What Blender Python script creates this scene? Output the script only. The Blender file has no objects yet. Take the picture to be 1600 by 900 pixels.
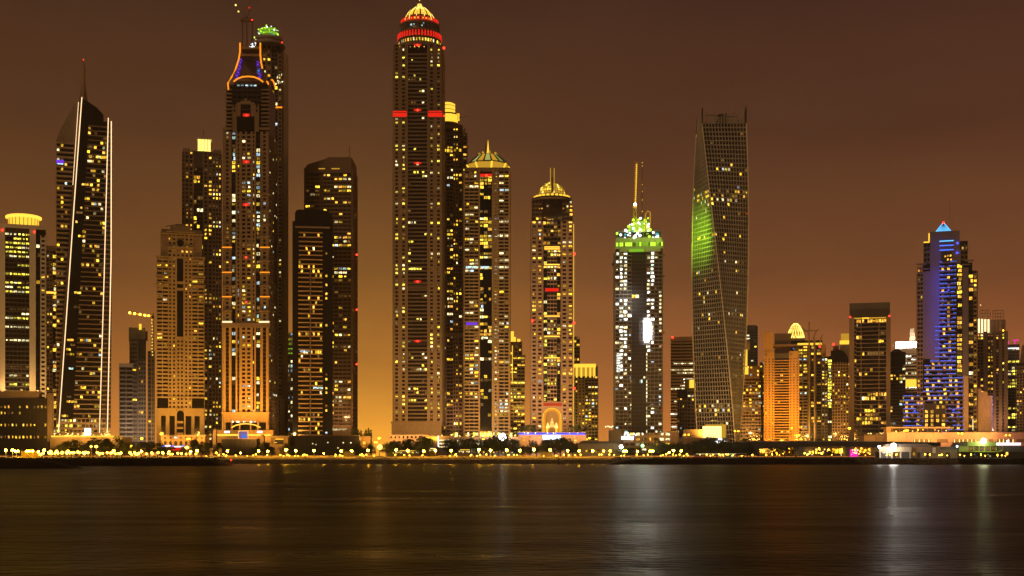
import bpy, math, random
from mathutils import Vector, noise as mnoise
R = random.Random(7)
rad = math.radians
scene = bpy.context.scene
COL = scene.collection
PI = math.pi
HAZE = 0.00011

# ------------------------------------------------------------------ camera
CAM_H, F_PX, HORIZON = 6.0, 2000.0, 711.5
cam_d = bpy.data.cameras.new("camera")
cam = bpy.data.objects.new("camera", cam_d); COL.objects.link(cam)
cam.location = (0, 0, CAM_H); cam.rotation_euler = (rad(90), 0, 0)
cam_d.sensor_width = 36; cam_d.lens = 36 * F_PX / 1600
cam_d.shift_y = (HORIZON - 450) / 1600
cam_d.clip_start = 1; cam_d.clip_end = 20000
scene.camera = cam

# ------------------------------------------------------------------ exposure
vs = scene.view_settings
scene.display_settings.display_device = 'sRGB'
vs.view_transform = 'Standard'; vs.look = 'None'; vs.exposure = 0.0; vs.gamma = 1.0; vs.use_curve_mapping = False
scene.render.engine = 'CYCLES'
cy = scene.cycles
cy.max_bounces = 4; cy.diffuse_bounces = 2; cy.glossy_bounces = 3; cy.transmission_bounces = 2; cy.volume_bounces = 0
cy.use_denoising = True; cy.use_light_tree = True; cy.caustics_reflective = False; cy.caustics_refractive = False
cy.sample_clamp_indirect = 4.0

# ------------------------------------------------------------------ night sky: sodium glow of the city
world = bpy.data.worlds.new("World"); scene.world = world; world.use_nodes = True
nt = world.node_tree; nt.nodes.clear()
def N(t, kind, **kw):
    n = t.nodes.new(kind)
    for k, v in kw.items(): setattr(n, k, v)
    return n
def mth(t, op, a, b=None, clamp=False):
    n = N(t, 'ShaderNodeMath', operation=op, use_clamp=clamp)
    for i, v in enumerate((a, b)):
        if v is None: continue
        if isinstance(v, (int, float)): n.inputs[i].default_value = v
        else: t.links.new(v, n.inputs[i])
    return n.outputs[0]
def ramp(t, fac, stops):
    n = N(t, 'ShaderNodeValToRGB'); e = n.color_ramp.elements
    while len(e) < len(stops): e.new(.5)
    for el, (p, c) in zip(e, stops): el.position = p; el.color = (*c, 1)
    t.links.new(fac, n.inputs[0]); return n.outputs[0]
def vadd(t, a, b, op='ADD'):
    n = N(t, 'ShaderNodeVectorMath', operation=op)
    for i, v in enumerate((a, b)):
        if isinstance(v, tuple): n.inputs[i].default_value = v
        else: t.links.new(v, n.inputs[i])
    return n.outputs[0]
tc = N(nt, 'ShaderNodeTexCoord'); sp = N(nt, 'ShaderNodeSeparateXYZ'); nt.links.new(tc.outputs['Generated'], sp.inputs[0])
zc = mth(nt, 'MAXIMUM', sp.outputs[2], 0.0)
nz = N(nt, 'ShaderNodeTexNoise'); nz.inputs['Scale'].default_value = 5.0; nz.inputs['Detail'].default_value = 4.0
nt.links.new(tc.outputs['Generated'], nz.inputs['Vector'])
zn = mth(nt, 'ADD', zc, mth(nt, 'MULTIPLY', mth(nt, 'SUBTRACT', nz.outputs[0], 0.5), 0.030))
base = ramp(nt, mth(nt, 'MULTIPLY', zn, 2.5), [
    (0.0, (.62, .205, .031)), (0.025, (.54, .180, .030)), (0.14, (.335, .115, .0255)), (0.35, (.150, .0580, .0165)),
    (0.60, (.067, .0270, .0116)), (0.86, (.038, .0158, .0090)), (1.0, (.029, .0124, .0078))])
az = mth(nt, 'ADD', sp.outputs[0], 0.105)
g = mth(nt, 'POWER', 2.718, mth(nt, 'MULTIPLY', mth(nt, 'MULTIPLY', az, az), -70.0))
ez = mth(nt, 'POWER', 2.718, mth(nt, 'MULTIPLY', zc, -17.0))
fwd = mth(nt, 'GREATER_THAN', sp.outputs[1], 0.0)
gl = mth(nt, 'MULTIPLY', mth(nt, 'MULTIPLY', g, ez), fwd)
boost = N(nt, 'ShaderNodeVectorMath', operation='SCALE'); boost.inputs[0].default_value = (.50, .26, .005); nt.links.new(gl, boost.inputs['Scale'])
# a little redder and darker towards the right of the skyline
rt = mth(nt, 'MULTIPLY', mth(nt, 'ADD', sp.outputs[0], 0.35), 1.4, clamp=True)
tint = ramp(nt, rt, [(0, (1.04, 1.06, 1.02)), (1, (.97, .89, 1.16))])
nz2 = N(nt, 'ShaderNodeTexNoise'); nz2.inputs['Scale'].default_value = 3.2; nz2.inputs['Detail'].default_value = 6.0; nz2.inputs['Roughness'].default_value = .6
mp2 = N(nt, 'ShaderNodeMapping'); mp2.inputs['Scale'].default_value = (1, 1, 3.5); nt.links.new(tc.outputs['Generated'], mp2.inputs[0]); nt.links.new(mp2.outputs[0], nz2.inputs['Vector'])
cloud = ramp(nt, nz2.outputs[0], [(.3, (.86, .85, .87)), (.7, (1.13, 1.14, 1.12))])
# over the open sea behind the viewer there is no city to light the sky
sea = ramp(nt, mth(nt, 'ADD', sp.outputs[1], .5, True), [(.15, (.30, .32, .36)), (.85, (1, 1, 1))])
skyc = vadd(nt, vadd(nt, vadd(nt, vadd(nt, base, tint, 'MULTIPLY'), boost.outputs[0]), cloud, 'MULTIPLY'), sea, 'MULTIPLY')
nish = N(nt, 'ShaderNodeTexSky', sky_type='NISHITA', sun_disc=False)
nish.sun_elevation = rad(-4); nish.sun_rotation = rad(200)
nscl = N(nt, 'ShaderNodeVectorMath', operation='SCALE'); nscl.inputs['Scale'].default_value = 0.02
nt.links.new(nish.outputs[0], nscl.inputs[0])
bg = N(nt, 'ShaderNodeBackground'); bg.inputs[1].default_value = 1.22
nt.links.new(vadd(nt, skyc, nscl.outputs[0]), bg.inputs[0])
wo = N(nt, 'ShaderNodeOutputWorld'); nt.links.new(bg.outputs[0], wo.inputs[0])

# faint warm moon/city fill standing in the place of the sun
sun_d = bpy.data.lights.new("sun", 'SUN'); sun_d.energy = 0.62; sun_d.angle = rad(12); sun_d.color = (1, .57, .25)
sun = bpy.data.objects.new("sun", sun_d); COL.objects.link(sun); sun.rotation_euler = (rad(62), 0, rad(-28))

# ------------------------------------------------------------------ materials
MATS = {}
def new_mat(name):
    m = bpy.data.materials.new(name); m.use_nodes = True; m.node_tree.nodes.clear(); MATS[name] = m
    return m, m.node_tree
def wall(name, rgb, rough=.85, var=.26, spec=.3, scale=.06, metal=0.0):
    m, t = new_mat(name)
    tcn = N(t, 'ShaderNodeTexCoord'); mp = N(t, 'ShaderNodeMapping'); mp.inputs['Scale'].default_value = (1, 1, .25)
    t.links.new(tcn.outputs['Object'], mp.inputs[0])
    a = N(t, 'ShaderNodeTexNoise'); a.inputs['Scale'].default_value = scale; a.inputs['Detail'].default_value = 6
    t.links.new(mp.outputs[0], a.inputs['Vector'])
    b = N(t, 'ShaderNodeTexNoise'); b.inputs['Scale'].default_value = 1.1; b.inputs['Detail'].default_value = 2
    t.links.new(mp.outputs[0], b.inputs['Vector'])
    s = mth(t, 'ADD', mth(t, 'MULTIPLY', a.outputs[0], .65), mth(t, 'MULTIPLY', b.outputs[0], .35))
    lo = tuple(c * (1 - var * 1.6) for c in rgb); hi = tuple(min(1, c * (1 + var * 1.6)) for c in rgb)
    c = ramp(t, s, [(.25, lo), (.75, hi)])
    p = N(t, 'ShaderNodeBsdfPrincipled'); p.inputs['Roughness'].default_value = rough; p.inputs['Metallic'].default_value = metal
    p.inputs['Specular IOR Level'].default_value = spec
    t.links.new(c, p.inputs['Base Color'])
    o = N(t, 'ShaderNodeOutputMaterial'); t.links.new(p.outputs[0], o.inputs[0]); return m
def glass(name, rgb=(.010, .010, .012), rough=.10, spec=.5):
    m, t = new_mat(name)
    tcn = N(t, 'ShaderNodeTexCoord'); a = N(t, 'ShaderNodeTexNoise'); a.inputs['Scale'].default_value = .35; a.inputs['Detail'].default_value = 3
    t.links.new(tcn.outputs['Object'], a.inputs['Vector'])
    c = ramp(t, a.outputs[0], [(.35, rgb), (.75, tuple(x * 2.2 for x in rgb))])
    bp = N(t, 'ShaderNodeBump'); bp.inputs['Strength'].default_value = .12; bp.inputs['Distance'].default_value = .4; t.links.new(a.outputs[0], bp.inputs['Height'])
    p = N(t, 'ShaderNodeBsdfPrincipled'); p.inputs['Roughness'].default_value = rough; p.inputs['Specular IOR Level'].default_value = spec
    t.links.new(c, p.inputs['Base Color']); t.links.new(bp.outputs[0], p.inputs['Normal'])
    o = N(t, 'ShaderNodeOutputMaterial'); t.links.new(p.outputs[0], o.inputs[0]); return m
def emit(name, rgb, s, sample=False):
    """a lamp, light tube or lit sign; also floodlit parts given their own glow"""
    m, t = new_mat(name)
    e = N(t, 'ShaderNodeEmission'); e.inputs[0].default_value = (*rgb, 1); e.inputs[1].default_value = s
    o = N(t, 'ShaderNodeOutputMaterial'); t.links.new(e.outputs[0], o.inputs[0])
    m.cycles.emission_sampling = 'AUTO' if sample else 'NONE'; return m
def lit(name, ca, cb, lo, hi, scale=.9):
    """a lit room seen through its window: every room has its own lamp and curtains"""
    m, t = new_mat(name)
    oi = N(t, 'ShaderNodeObjectInfo'); ge = N(t, 'ShaderNodeNewGeometry'); tcn = N(t, 'ShaderNodeTexCoord')
    r = mth(t, 'FRACT', mth(t, 'ADD', oi.outputs['Random'], ge.outputs['Random Per Island']))
    r2 = mth(t, 'FRACT', mth(t, 'MULTIPLY', r, 7.31))
    mp = N(t, 'ShaderNodeVectorMath', operation='ADD'); t.links.new(tcn.outputs['Object'], mp.inputs[0]); t.links.new(oi.outputs['Location'], mp.inputs[1])
    n = N(t, 'ShaderNodeTexNoise'); n.inputs['Scale'].default_value = scale; n.inputs['Detail'].default_value = 1; t.links.new(mp.outputs[0], n.inputs['Vector'])
    c = ramp(t, r2, [(0, ca), (1, cb)])
    v = mth(t, 'MULTIPLY', mth(t, 'MAXIMUM', mth(t, 'SUBTRACT', n.outputs[0], .26), 0.0), 3.6)
    s = mth(t, 'MULTIPLY', mth(t, 'ADD', mth(t, 'MULTIPLY', mth(t, 'POWER', r, 1.15), hi - lo), lo), v)
    e = N(t, 'ShaderNodeEmission'); t.links.new(c, e.inputs[0]); t.links.new(s, e.inputs[1])
    o = N(t, 'ShaderNodeOutputMaterial'); t.links.new(e.outputs[0], o.inputs[0])
    m.cycles.emission_sampling = 'NONE'; return m

wall('beige', (.40, .30, .19)); wall('sand', (.37, .275, .17)); wall('tan', (.27, .20, .145)); wall('grey', (.24, .22, .21))
wall('brown', (.20, .145, .11)); wall('dark', (.045, .040, .040)); wall('charcoal', (.085, .075, .072)); wall('white', (.72, .68, .62), var=.07)
wall('pink', (.46, .33, .28)); wall('lavender', (.15, .125, .18), var=.14); wall('concrete', (.30, .29, .28), var=.3); wall('steel', (.20, .19, .19), .45, metal=.6)
wall('orange_lit_stone', (.45, .30, .15)); wall('slate', (.11, .11, .125)); wall('yellow_paint', (.60, .42, .06), .5); wall('red_paint', (.45, .05, .04), .5)  # the orange stone carries orange lamplight in its colour
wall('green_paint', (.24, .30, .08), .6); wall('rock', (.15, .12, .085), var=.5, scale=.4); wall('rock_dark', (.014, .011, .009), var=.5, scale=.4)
wall('asphalt', (.05, .05, .05), var=.2); wall('paving', (.34, .29, .22), var=.2, scale=.3); wall('lawn', (.07, .09, .03), var=.4, scale=.3)
wall('leaf', (.060, .085, .030), var=.45, scale=.8, rough=.7); wall('leaf_dark', (.040, .055, .028), var=.45, scale=.8, rough=.7); wall('bark', (.10, .075, .05), var=.3)
wall('dusk_blue', (.12, .125, .15)); wall('metal_black', (.03, .03, .03), .4)
glass('glass', (.006, .006, .007)); glass('glass_brown', (.022, .016, .012), .16); glass('glass_blue', (.014, .018, .030), .14); glass('glass_soft', (.05, .042, .036), .30)

lit('win_yellow', (1, .54, .025), (1, .66, .06), .32, 3.3)
lit('win_warm', (1, .40, .035), (1, .56, .08), .32, 2.8)
lit('win_pale', (1, .80, .34), (1, .90, .50), .35, 2.8)
lit('win_cool', (.62, .92, .72), (.60, .78, 1.0), .25, 1.9)
lit('win_dim', (1, .40, .06), (.9, .55, .18), .07, .34)
lit('win_white', (.95, 1, .86), (1, .98, .8), 1.0, 6.0)
lit('win_lemon', (1, .74, .05), (1, .86, .12), .4, 3.1)
emit('blue_light', (.03, .06, 1), 2.2); emit('purple_light', (.22, .05, .9), .9)
emit('red_lamp', (1, .03, .015), 5, True); emit('red_band', (1, .022, .010), .95); emit('green_lamp', (.25, 1, .25), 6, True)
emit('yellow_strip', (1, .52, .05), 2.0); emit('warm_strip', (1, .66, .34), 1.9); emit('orange_tube', (1, .27, .012), 1.6)
emit('globe', (1, .50, .020), 140, True); emit('globe_amber', (1, .33, .012), 70, True); emit('globe_far', (1, .52, .03), 22.0, True); emit('globe_orange', (1, .34, .015), 12.0)
emit('white_lamp', (1, .97, .86), 45, True); emit('flood_white', (1, .97, .90), 62, True); emit('white_sign', (.93, .97, 1), 2.6); emit('warm_sign', (1, .78, .38), 1.9)
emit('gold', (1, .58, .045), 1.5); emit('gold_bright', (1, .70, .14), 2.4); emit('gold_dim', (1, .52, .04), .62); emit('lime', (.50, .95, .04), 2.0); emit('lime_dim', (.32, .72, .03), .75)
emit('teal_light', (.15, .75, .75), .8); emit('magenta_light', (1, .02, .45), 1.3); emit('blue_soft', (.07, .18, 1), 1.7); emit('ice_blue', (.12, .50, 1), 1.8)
emit('crown_pale', (.80, .78, .22), .55); emit('crown_green', (.55, .72, .16), .40); emit('fairy', (1, .62, .16), 3.0); emit('screen_blue', (.10, .22, .85), .9); emit('screen_violet', (.40, .26, .62), .55); emit('hot_panel', (1, .74, .22), 2.4)

# ------------------------------------------------------------------ mesh building
def X(px, D): return (px - 800.0) * D / F_PX
def Z(py, D): return CAM_H + (HORIZON - py) * D / F_PX
G = 4.0
class MB:
    def __init__(s): s.v = []; s.f = []; s.sm = []
    def poly(s, pts, faces, smooth=False):
        n = len(s.v); s.v += [tuple(p) for p in pts]; s.f += [tuple(i + n for i in f) for f in faces]; s.sm += [smooth] * len(faces); return s
    def hexa(s, p):   # bottom 0-3, top 4-7
        return s.poly(p, [(3, 2, 1, 0), (4, 5, 6, 7), (0, 1, 5, 4), (1, 2, 6, 5), (2, 3, 7, 6), (3, 0, 4, 7)])
    def box(s, x0, x1, y0, y1, z0, z1):
        return s.hexa([(x0, y0, z0), (x1, y0, z0), (x1, y1, z0), (x0, y1, z0), (x0, y0, z1), (x1, y0, z1), (x1, y1, z1), (x0, y1, z1)])
    def pbox(s, a, b, t, bt, D, depth, front=0.0):   # box from pixel extents at distance D
        return s.box(X(a, D), X(b, D), D - front, D + depth, Z(bt, D), Z(t, D))
    def prism(s, pts, D, depth):   # polygon in pixels, extruded away from the viewer
        q = [(X(a, D), Z(b, D)) for a, b in pts]; n = len(q)
        ar = sum(q[i][0] * q[(i + 1) % n][1] - q[(i + 1) % n][0] * q[i][1] for i in range(n))
        if ar < 0: q.reverse()
        v = [(x, D, z) for x, z in q] + [(x, D + depth, z) for x, z in q]
        f = [tuple(range(n)), tuple(range(2 * n - 1, n - 1, -1))] + [(i + n, (i + 1) % n + n, (i + 1) % n, i) for i in range(n)]
        return s.poly(v, f)
    def tube(s, pts, r, n=6, r1=None):
        P = [Vector(p) for p in pts]; m = len(P); rings = []
        for i, p in enumerate(P):
            d = (P[min(i + 1, m - 1)] - P[max(i - 1, 0)]).normalized()
            u = d.cross(Vector((0, 0, 1)) if abs(d.z) < .9 else Vector((1, 0, 0))).normalized(); w = d.cross(u)
            rr = r if r1 is None else r + (r1 - r) * i / (m - 1)
            rings.append([p + rr * (math.cos(2 * PI * k / n) * u + math.sin(2 * PI * k / n) * w) for k in range(n)])
        f = [(i * n + k, i * n + (k + 1) % n, (i + 1) * n + (k + 1) % n, (i + 1) * n + k) for i in range(m - 1) for k in range(n)]
        f += [tuple(range(n - 1, -1, -1)), tuple(range((m - 1) * n, m * n))]
        return s.poly([q for r_ in rings for q in r_], f, n > 6)
    def ptube(s, pts, r, D, n=6, r1=None): return s.tube([(X(a, D), D, Z(b, D)) for a, b in pts], r, n, r1)
    def lathe(s, cx, cyy, prof, n=32, smooth=True, a0=0.0):
        v = [(cx + r * math.cos(a0 + 2 * PI * k / n), cyy + r * math.sin(a0 + 2 * PI * k / n), z) for r, z in prof for k in range(n)]
        f = [(i * n + k, i * n + (k + 1) % n, (i + 1) * n + (k + 1) % n, (i + 1) * n + k) for i in range(len(prof) - 1) for k in range(n)]
        if prof[0][0] > .01: f.append(tuple(range(n - 1, -1, -1)))
        if prof[-1][0] > .01: f.append(tuple(range((len(prof) - 1) * n, len(prof) * n)))
        return s.poly(v, f, smooth)
    def ball(s, c, r, n=10, sq=1.0):
        m = max(4, n // 2)
        return s.lathe(c[0], c[1], [(max(.001, r * math.sin(PI * i / m)), c[2] - r * sq * math.cos(PI * i / m)) for i in range(m + 1)], n)
    def build(s, name, mat, parent=None, loc=(0, 0, 0)):
        me = bpy.data.meshes.new(name)
        me.from_pydata([(a - loc[0], b - loc[1], c - loc[2]) for a, b, c in s.v], [], s.f)
        if any(s.sm): me.polygons.foreach_set('use_smooth', s.sm)
        me.materials.append(MATS[mat]); me.update()
        o = bpy.data.objects.new(name, me); COL.objects.link(o)
        if parent is not None: o.parent = parent
        else: o.location = loc
        return o
def tag(o, label=None, cat=None, group=None, kind=None):
    for k, v in (('label', label), ('category', cat), ('group', group), ('kind', kind)):
        if v: o[k] = v
    return o
def pick(pal):
    t = R.random() * sum(w for _, w in pal)
    for m, w in pal:
        t -= w
        if t <= 0: return m
    return pal[-1][0]
WINMESH = {}
LIT = 2.15
def window_mesh(w, h, mat):
    w = round(w * 4) / 4 or .25; h = round(h * 4) / 4 or .25; k = (w, h, mat)
    if k not in WINMESH:
        b = MB()
        if w > 2.2: b.box(-w / 2, -.09, -.06, .06, -h / 2, h / 2); b.box(.09, w / 2, -.06, .06, -h / 2, h / 2)
        else: b.box(-w / 2, w / 2, -.06, .06, -h / 2, h / 2)
        me = bpy.data.meshes.new('window'); me.from_pydata(b.v, [], b.f); me.materials.append(MATS[mat]); me.update(); WINMESH[k] = me
    return WINMESH[k]
YEL = [('win_yellow', 6), ('win_warm', 3), ('win_pale', 2), ('win_cool', .4), ('win_dim', 4)]
PAL = [('win_pale', 5), ('win_yellow', 4), ('win_cool', 2), ('win_dim', 4)]
WRM = [('win_warm', 5), ('win_yellow', 4), ('win_pale', .6), ('win_dim', 4)]
LEM = [('win_lemon', 5), ('win_pale', 2), ('win_dim', 2)]
WHT = [('win_white', 5), ('win_pale', 2), ('win_dim', 1)]
SUB = dict(drum_rib='drum', drum_window='drum', drum_band='drum', dome_rib='dome', dome_panel='dome', dome_pane='dome', brim_lamp='brim', lantern_mullion='lantern', lantern_light='lantern',
           crown_rib='crown', crown_panel='crown', crown_post='crown', crown_vent='crown', pyramid_rib='pyramid', pyramid_edge='pyramid', cone_lattice='cone', light_box_frame='light_box',
           lower_ring_light='lower_ring', upper_ring_light='upper_ring', deck_screen='deck', deck_post='deck', turret_frame='lit_turret', panel_bar='flood_panel', dome_base_light='dome_base', wing_balcony='wing', wing_glazing='wing')
class Thing:
    """one top-level thing: an Empty at its base, its parts collected in world coordinates"""
    def __init__(s, name, label, cat, px, D, depth=0.0, group=None, base=G):
        s.loc = (X(px, D), D, base); s.D = D; s.depth = depth
        s.root = bpy.data.objects.new(name, None); s.root.location = s.loc; s.root.empty_display_size = 2; COL.objects.link(s.root)
        tag(s.root, label, cat, group); s.parts = {}; s.order = []; s.wins = []; s.subs = []
    def mb(s, part, mat, kind=None):
        k = (part, mat)
        if k not in s.parts: s.parts[k] = MB(); s.order.append((part, mat, s.parts[k], kind))
        return s.parts[k]
    def new(s, part, mat, kind=None):
        b = MB(); s.order.append((part, mat, b, kind)); return b
    def win(s, x, z, w, h, y, mat, side=False): s.wins.append((w * h, x, y, z, w, h, mat, side))
    # --- facade pieces, all given in photograph pixels at the distance of the front face
    def body(s, a, b, t, bt, mat='glass', part='glazing', D=None, depth=None):
        s.mb(part, mat).pbox(a, b, t, bt, D or s.D, depth or s.depth); return s
    def solid(s, a, b, t, bt, mat, front=.5, depth=None, part='wall', D=None):
        (s.mb if part == 'wall' else s.new)(part, mat).pbox(a, b, t, bt, D or s.D, depth if depth is not None else .05, front); return s
    def zone(s, a, b, t, bt, n, floors, mat, pier=.35, span=.4, proud=.45, lit=.1, pal=YEL, rv=.4, part='wall', D=None,
             fill=.92, hfill=.88, pmat=None, merge=.22, skip=None):
        D = D or s.D; x0, x1, z1, z0 = X(a, D), X(b, D), Z(t, D), Z(bt, D); fh = (z1 - z0) / floors; cw = (x1 - x0) / n; pw = cw * pier
        w = s.mb(part, mat)
        if span > 0:
            for f in range(floors): w.box(x0, x1, D - proud, D + .05, z0 + f * fh, z0 + (f + span) * fh)
        if pw > 0:
            q = s.mb(part, pmat or mat)
            for c in range(n + 1):
                q.box(max(x0, x0 + c * cw - pw / 2) + .004, min(x1, x0 + c * cw + pw / 2) - .004, D - proud - .07, D + .04, z0 + .01, z1 - .01)
        for f in range(floors):
            rowf = 1 + rv * (2.2 * R.random() ** 2.0 * 3 - 2.0) if rv else 1
            run = 0; rm = None
            for c in range(n):
                if skip and skip(c, f): continue
                if run > 0 and rm and R.random() < merge: pass
                elif R.random() < lit * LIT * max(rowf, 0) * max(.12, 1 + 2.4 * mnoise.noise(Vector(((x0 + (c + .5) * cw) * .085, D, (z0 + f * fh) * .045)))): rm = pick(pal); run = 1
                else: run = 0; continue
                iw = cw - pw; ih = fh * (1 - max(span, .08))
                ww = iw * fill * (1 if R.random() < .6 else R.uniform(.5, .95)); hh = ih * hfill * (1 if R.random() < .7 else R.uniform(.6, .95))
                s.win(x0 + (c + .5) * cw + R.uniform(-.5, .5) * (iw * fill - ww), z0 + f * fh + fh * max(span, .08) + ih / 2, ww, hh, D - .07, rm)
        return s
    def sides(s, a, b, t, bt, n, floors, mat, pier=.35, span=.4, proud=.4, lit=.06, pal=YEL, D=None, depth=None, part='wall'):
        D = D or s.D; depth = depth or s.depth
        x0, x1, z1, z0 = X(a, D), X(b, D), Z(t, D), Z(bt, D); fh = (z1 - z0) / floors; cw = (depth - .4) / n; w = s.mb(part, mat)
        for xx, sg in ((x0, -1), (x1, 1)):
            lo, hi = sorted((xx - sg * .05, xx + sg * proud)); lo2, hi2 = sorted((xx - sg * .05, xx + sg * (proud + .07)))
            for f in range(floors): w.box(lo, hi, D + .2, D + depth - .2, z0 + f * fh, z0 + (f + span) * fh)
            if pier > 0:
                for c in range(n + 1):
                    yc = D + .2 + c * cw
                    w.box(lo2, hi2, max(D + .2, yc - cw * pier / 2) + .004, min(D + depth - .2, yc + cw * pier / 2) - .004, z0 + .01, z1 - .01)
            if (x0 + x1 > 0) == (sg < 0):
                for f in range(floors):
                    for c in range(n):
                        if R.random() < lit:
                            s.win(xx + sg * .07, z0 + (f + span + (1 - span) / 2) * fh, cw * (1 - pier) * .8, fh * (1 - span) * .8, D + .2 + (c + .5) * cw, pick(pal), True)
        return s
    def beacon(s, px, py, r=.9, D=None, mat='red_lamp', part='beacon'):
        D = D or s.D - 1.2; b = s.new(part, mat); b.ball((X(px, D), D, Z(py, D)), r, 8); return s
    def lathe(s, part, mat, px, prof, n=32, D=None, smooth=True, a0=0.0, dy=None, new=False):
        """prof in pixels: (radius, y)"""
        D = D or s.D; k = D / F_PX; b = s.new(part, mat) if new else s.mb(part, mat)
        b.lathe(X(px, D), D + (s.depth / 2 if dy is None else dy), [(max(.002, r * k), Z(y, D)) for r, y in prof], n, smooth, a0); return s
    def done(s):
        first = {}
        for part, mat, b, kind in s.order:
            if b.v and part not in SUB:
                o = tag(b.build(part, mat, s.root, s.loc), kind=kind); first.setdefault(part, o)
        for part, mat, b, kind in s.order:
            if b.v and part in SUB: tag(b.build(part, mat, first.get(SUB[part], s.root), s.loc), kind=kind)
        ind = sorted([w for w in s.wins if not w[7]], key=lambda w: -w[0]); rest = ind[100:] + [w for w in s.wins if w[7]]
        if len(s.wins) <= 100: ind, rest = s.wins, []
        for a_, x, y, z, w, h, mat, side in ind[:100]:
            o = bpy.data.objects.new('window', window_mesh(w, h, mat)); COL.objects.link(o); o.parent = s.root
            o.location = (x - s.loc[0], y - s.loc[1], z - s.loc[2])
            if side: o.rotation_euler.z = PI / 2
        by = {}
        for a_, x, y, z, w, h, mat, side in rest:
            b = by.setdefault(mat, MB())
            if side: b.box(x - .06, x + .06, y - w / 2, y + w / 2, z - h / 2, z + h / 2)
            else: b.box(x - w / 2, x + w / 2, y - .06, y + .06, z - h / 2, z + h / 2)
        if by:   # the many further lit windows of this thing: one mesh with a material slot per kind of room light
            allb = MB(); idx = []; ms = list(by)
            for i, m in enumerate(ms): n = len(by[m].f); allb.poly(by[m].v, by[m].f); idx += [i] * n
            o = allb.build('window', ms[0], s.root, s.loc)
            for m in ms[1:]: o.data.materials.append(MATS[m])
            o.data.polygons.foreach_set('material_index', idx); tag(o, kind='stuff')
        if s.root.get('category') in ('tower', 'building site') and abs(s.loc[0] / s.D) > .09 and s.root.name.split('.')[0] not in ('crowned_tower', 'slant_tower', 'unfinished_tower', 'unfinished_block', 'twisted_tower'):
            t = math.atan2(s.loc[0], s.D); s.root.rotation_euler.z = -t; s.root.scale.x = math.cos(t)   # its front looks to the middle of the bay
        return s
def lamp(kind, px, py, D, power, color, radius=1.0, aim=None, cone=70, blend=.6, name='floodlight'):
    d = bpy.data.lights.new(name, kind); d.energy = power; d.color = color
    if kind in ('POINT', 'SPOT'): d.shadow_soft_size = radius
    o = bpy.data.objects.new(name, d); COL.objects.link(o); o.location = (X(px, D), D, Z(py, D))
    if kind == 'SPOT':
        d.spot_size = rad(cone); d.spot_blend = blend
        a, b, DD = aim; v = Vector((X(a, DD), DD, Z(b, DD))) - o.location
        o.rotation_euler = v.to_track_quat('-Z', 'Y').to_euler()
    return o

def wash(px, py, D, power, color=(1, .52, .18), elev=30, cone=150, yaw=0, r=1.0):
    """an added spot without a fixture; faces the buildings, away from the water"""
    o = lamp('POINT', px, py, D, power, color, r); l = bpy.data.lights.new('floodlight', 'SPOT'); l.energy = power; l.color = color; l.shadow_soft_size = r; l.spot_size = rad(cone); l.spot_blend = .7
    bpy.data.objects.remove(o); o = bpy.data.objects.new('floodlight', l); COL.objects.link(o); o.location = (X(px, D), D, Z(py, D)); o.rotation_euler = (rad(90 + elev), 0, rad(yaw)); return o
# ------------------------------------------------------------------ the setting
def ground_sheet(name, mat, x0, x1, y0, y1, z, kind='structure'):
    b = MB(); b.poly([(x0, y0, z), (x1, y0, z), (x1, y1, z), (x0, y1, z)], [(0, 1, 2, 3)]); return tag(b.build(name, mat), kind=kind)
# water: a long exposure, so the waves are smoothed to a broad gloss with faint drawn-out ripples
m, t = new_mat('water')
tcn = N(t, 'ShaderNodeTexCoord'); hs = []
for sx, sy, sc_, de in ((.035, .11, 1, 4), (.50, 1.0, 1, 5)):
    mp = N(t, 'ShaderNodeMapping'); mp.inputs['Scale'].default_value = (sx, sy, 1); t.links.new(tcn.outputs['Object'], mp.inputs[0])
    n_ = N(t, 'ShaderNodeTexNoise'); n_.inputs['Scale'].default_value = sc_; n_.inputs['Detail'].default_value = de; t.links.new(mp.outputs[0], n_.inputs['Vector']); hs.append(n_.outputs[0])
bp = N(t, 'ShaderNodeBump'); bp.inputs['Strength'].default_value = .8; bp.inputs['Distance'].default_value = .6
t.links.new(mth(t, 'ADD', mth(t, 'MULTIPLY', hs[0], .55), hs[1]), bp.inputs['Height'])
p = N(t, 'ShaderNodeBsdfPrincipled'); p.inputs['Base Color'].default_value = (.010, .008, .007, 1); p.inputs['IOR'].default_value = 1.33
p.inputs['Specular IOR Level'].default_value = .046
t.links.new(ramp(t, hs[0], [(.3, (.26,) * 3), (.7, (.40,) * 3)]), p.inputs['Roughness']); t.links.new(bp.outputs[0], p.inputs['Normal'])
o_ = N(t, 'ShaderNodeOutputMaterial'); t.links.new(p.outputs[0], o_.inputs[0])
b = MB(); b.poly([(-2600, -300, 0), (2600, -300, 0), (2600, 1700, 0), (-2600, 1700, 0)], [(0, 1, 2, 3)]); tag(b.build('water', 'water'), kind='structure')
ground_sheet('ground', 'asphalt', -2600, 2600, 893, 1700, G - .02)
ground_sheet('promenade', 'paving', -420, 95, 893.2, 912, G + .0)
ground_sheet('lawn', 'lawn', -420, 420, 912, 990, G + .004)
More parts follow.
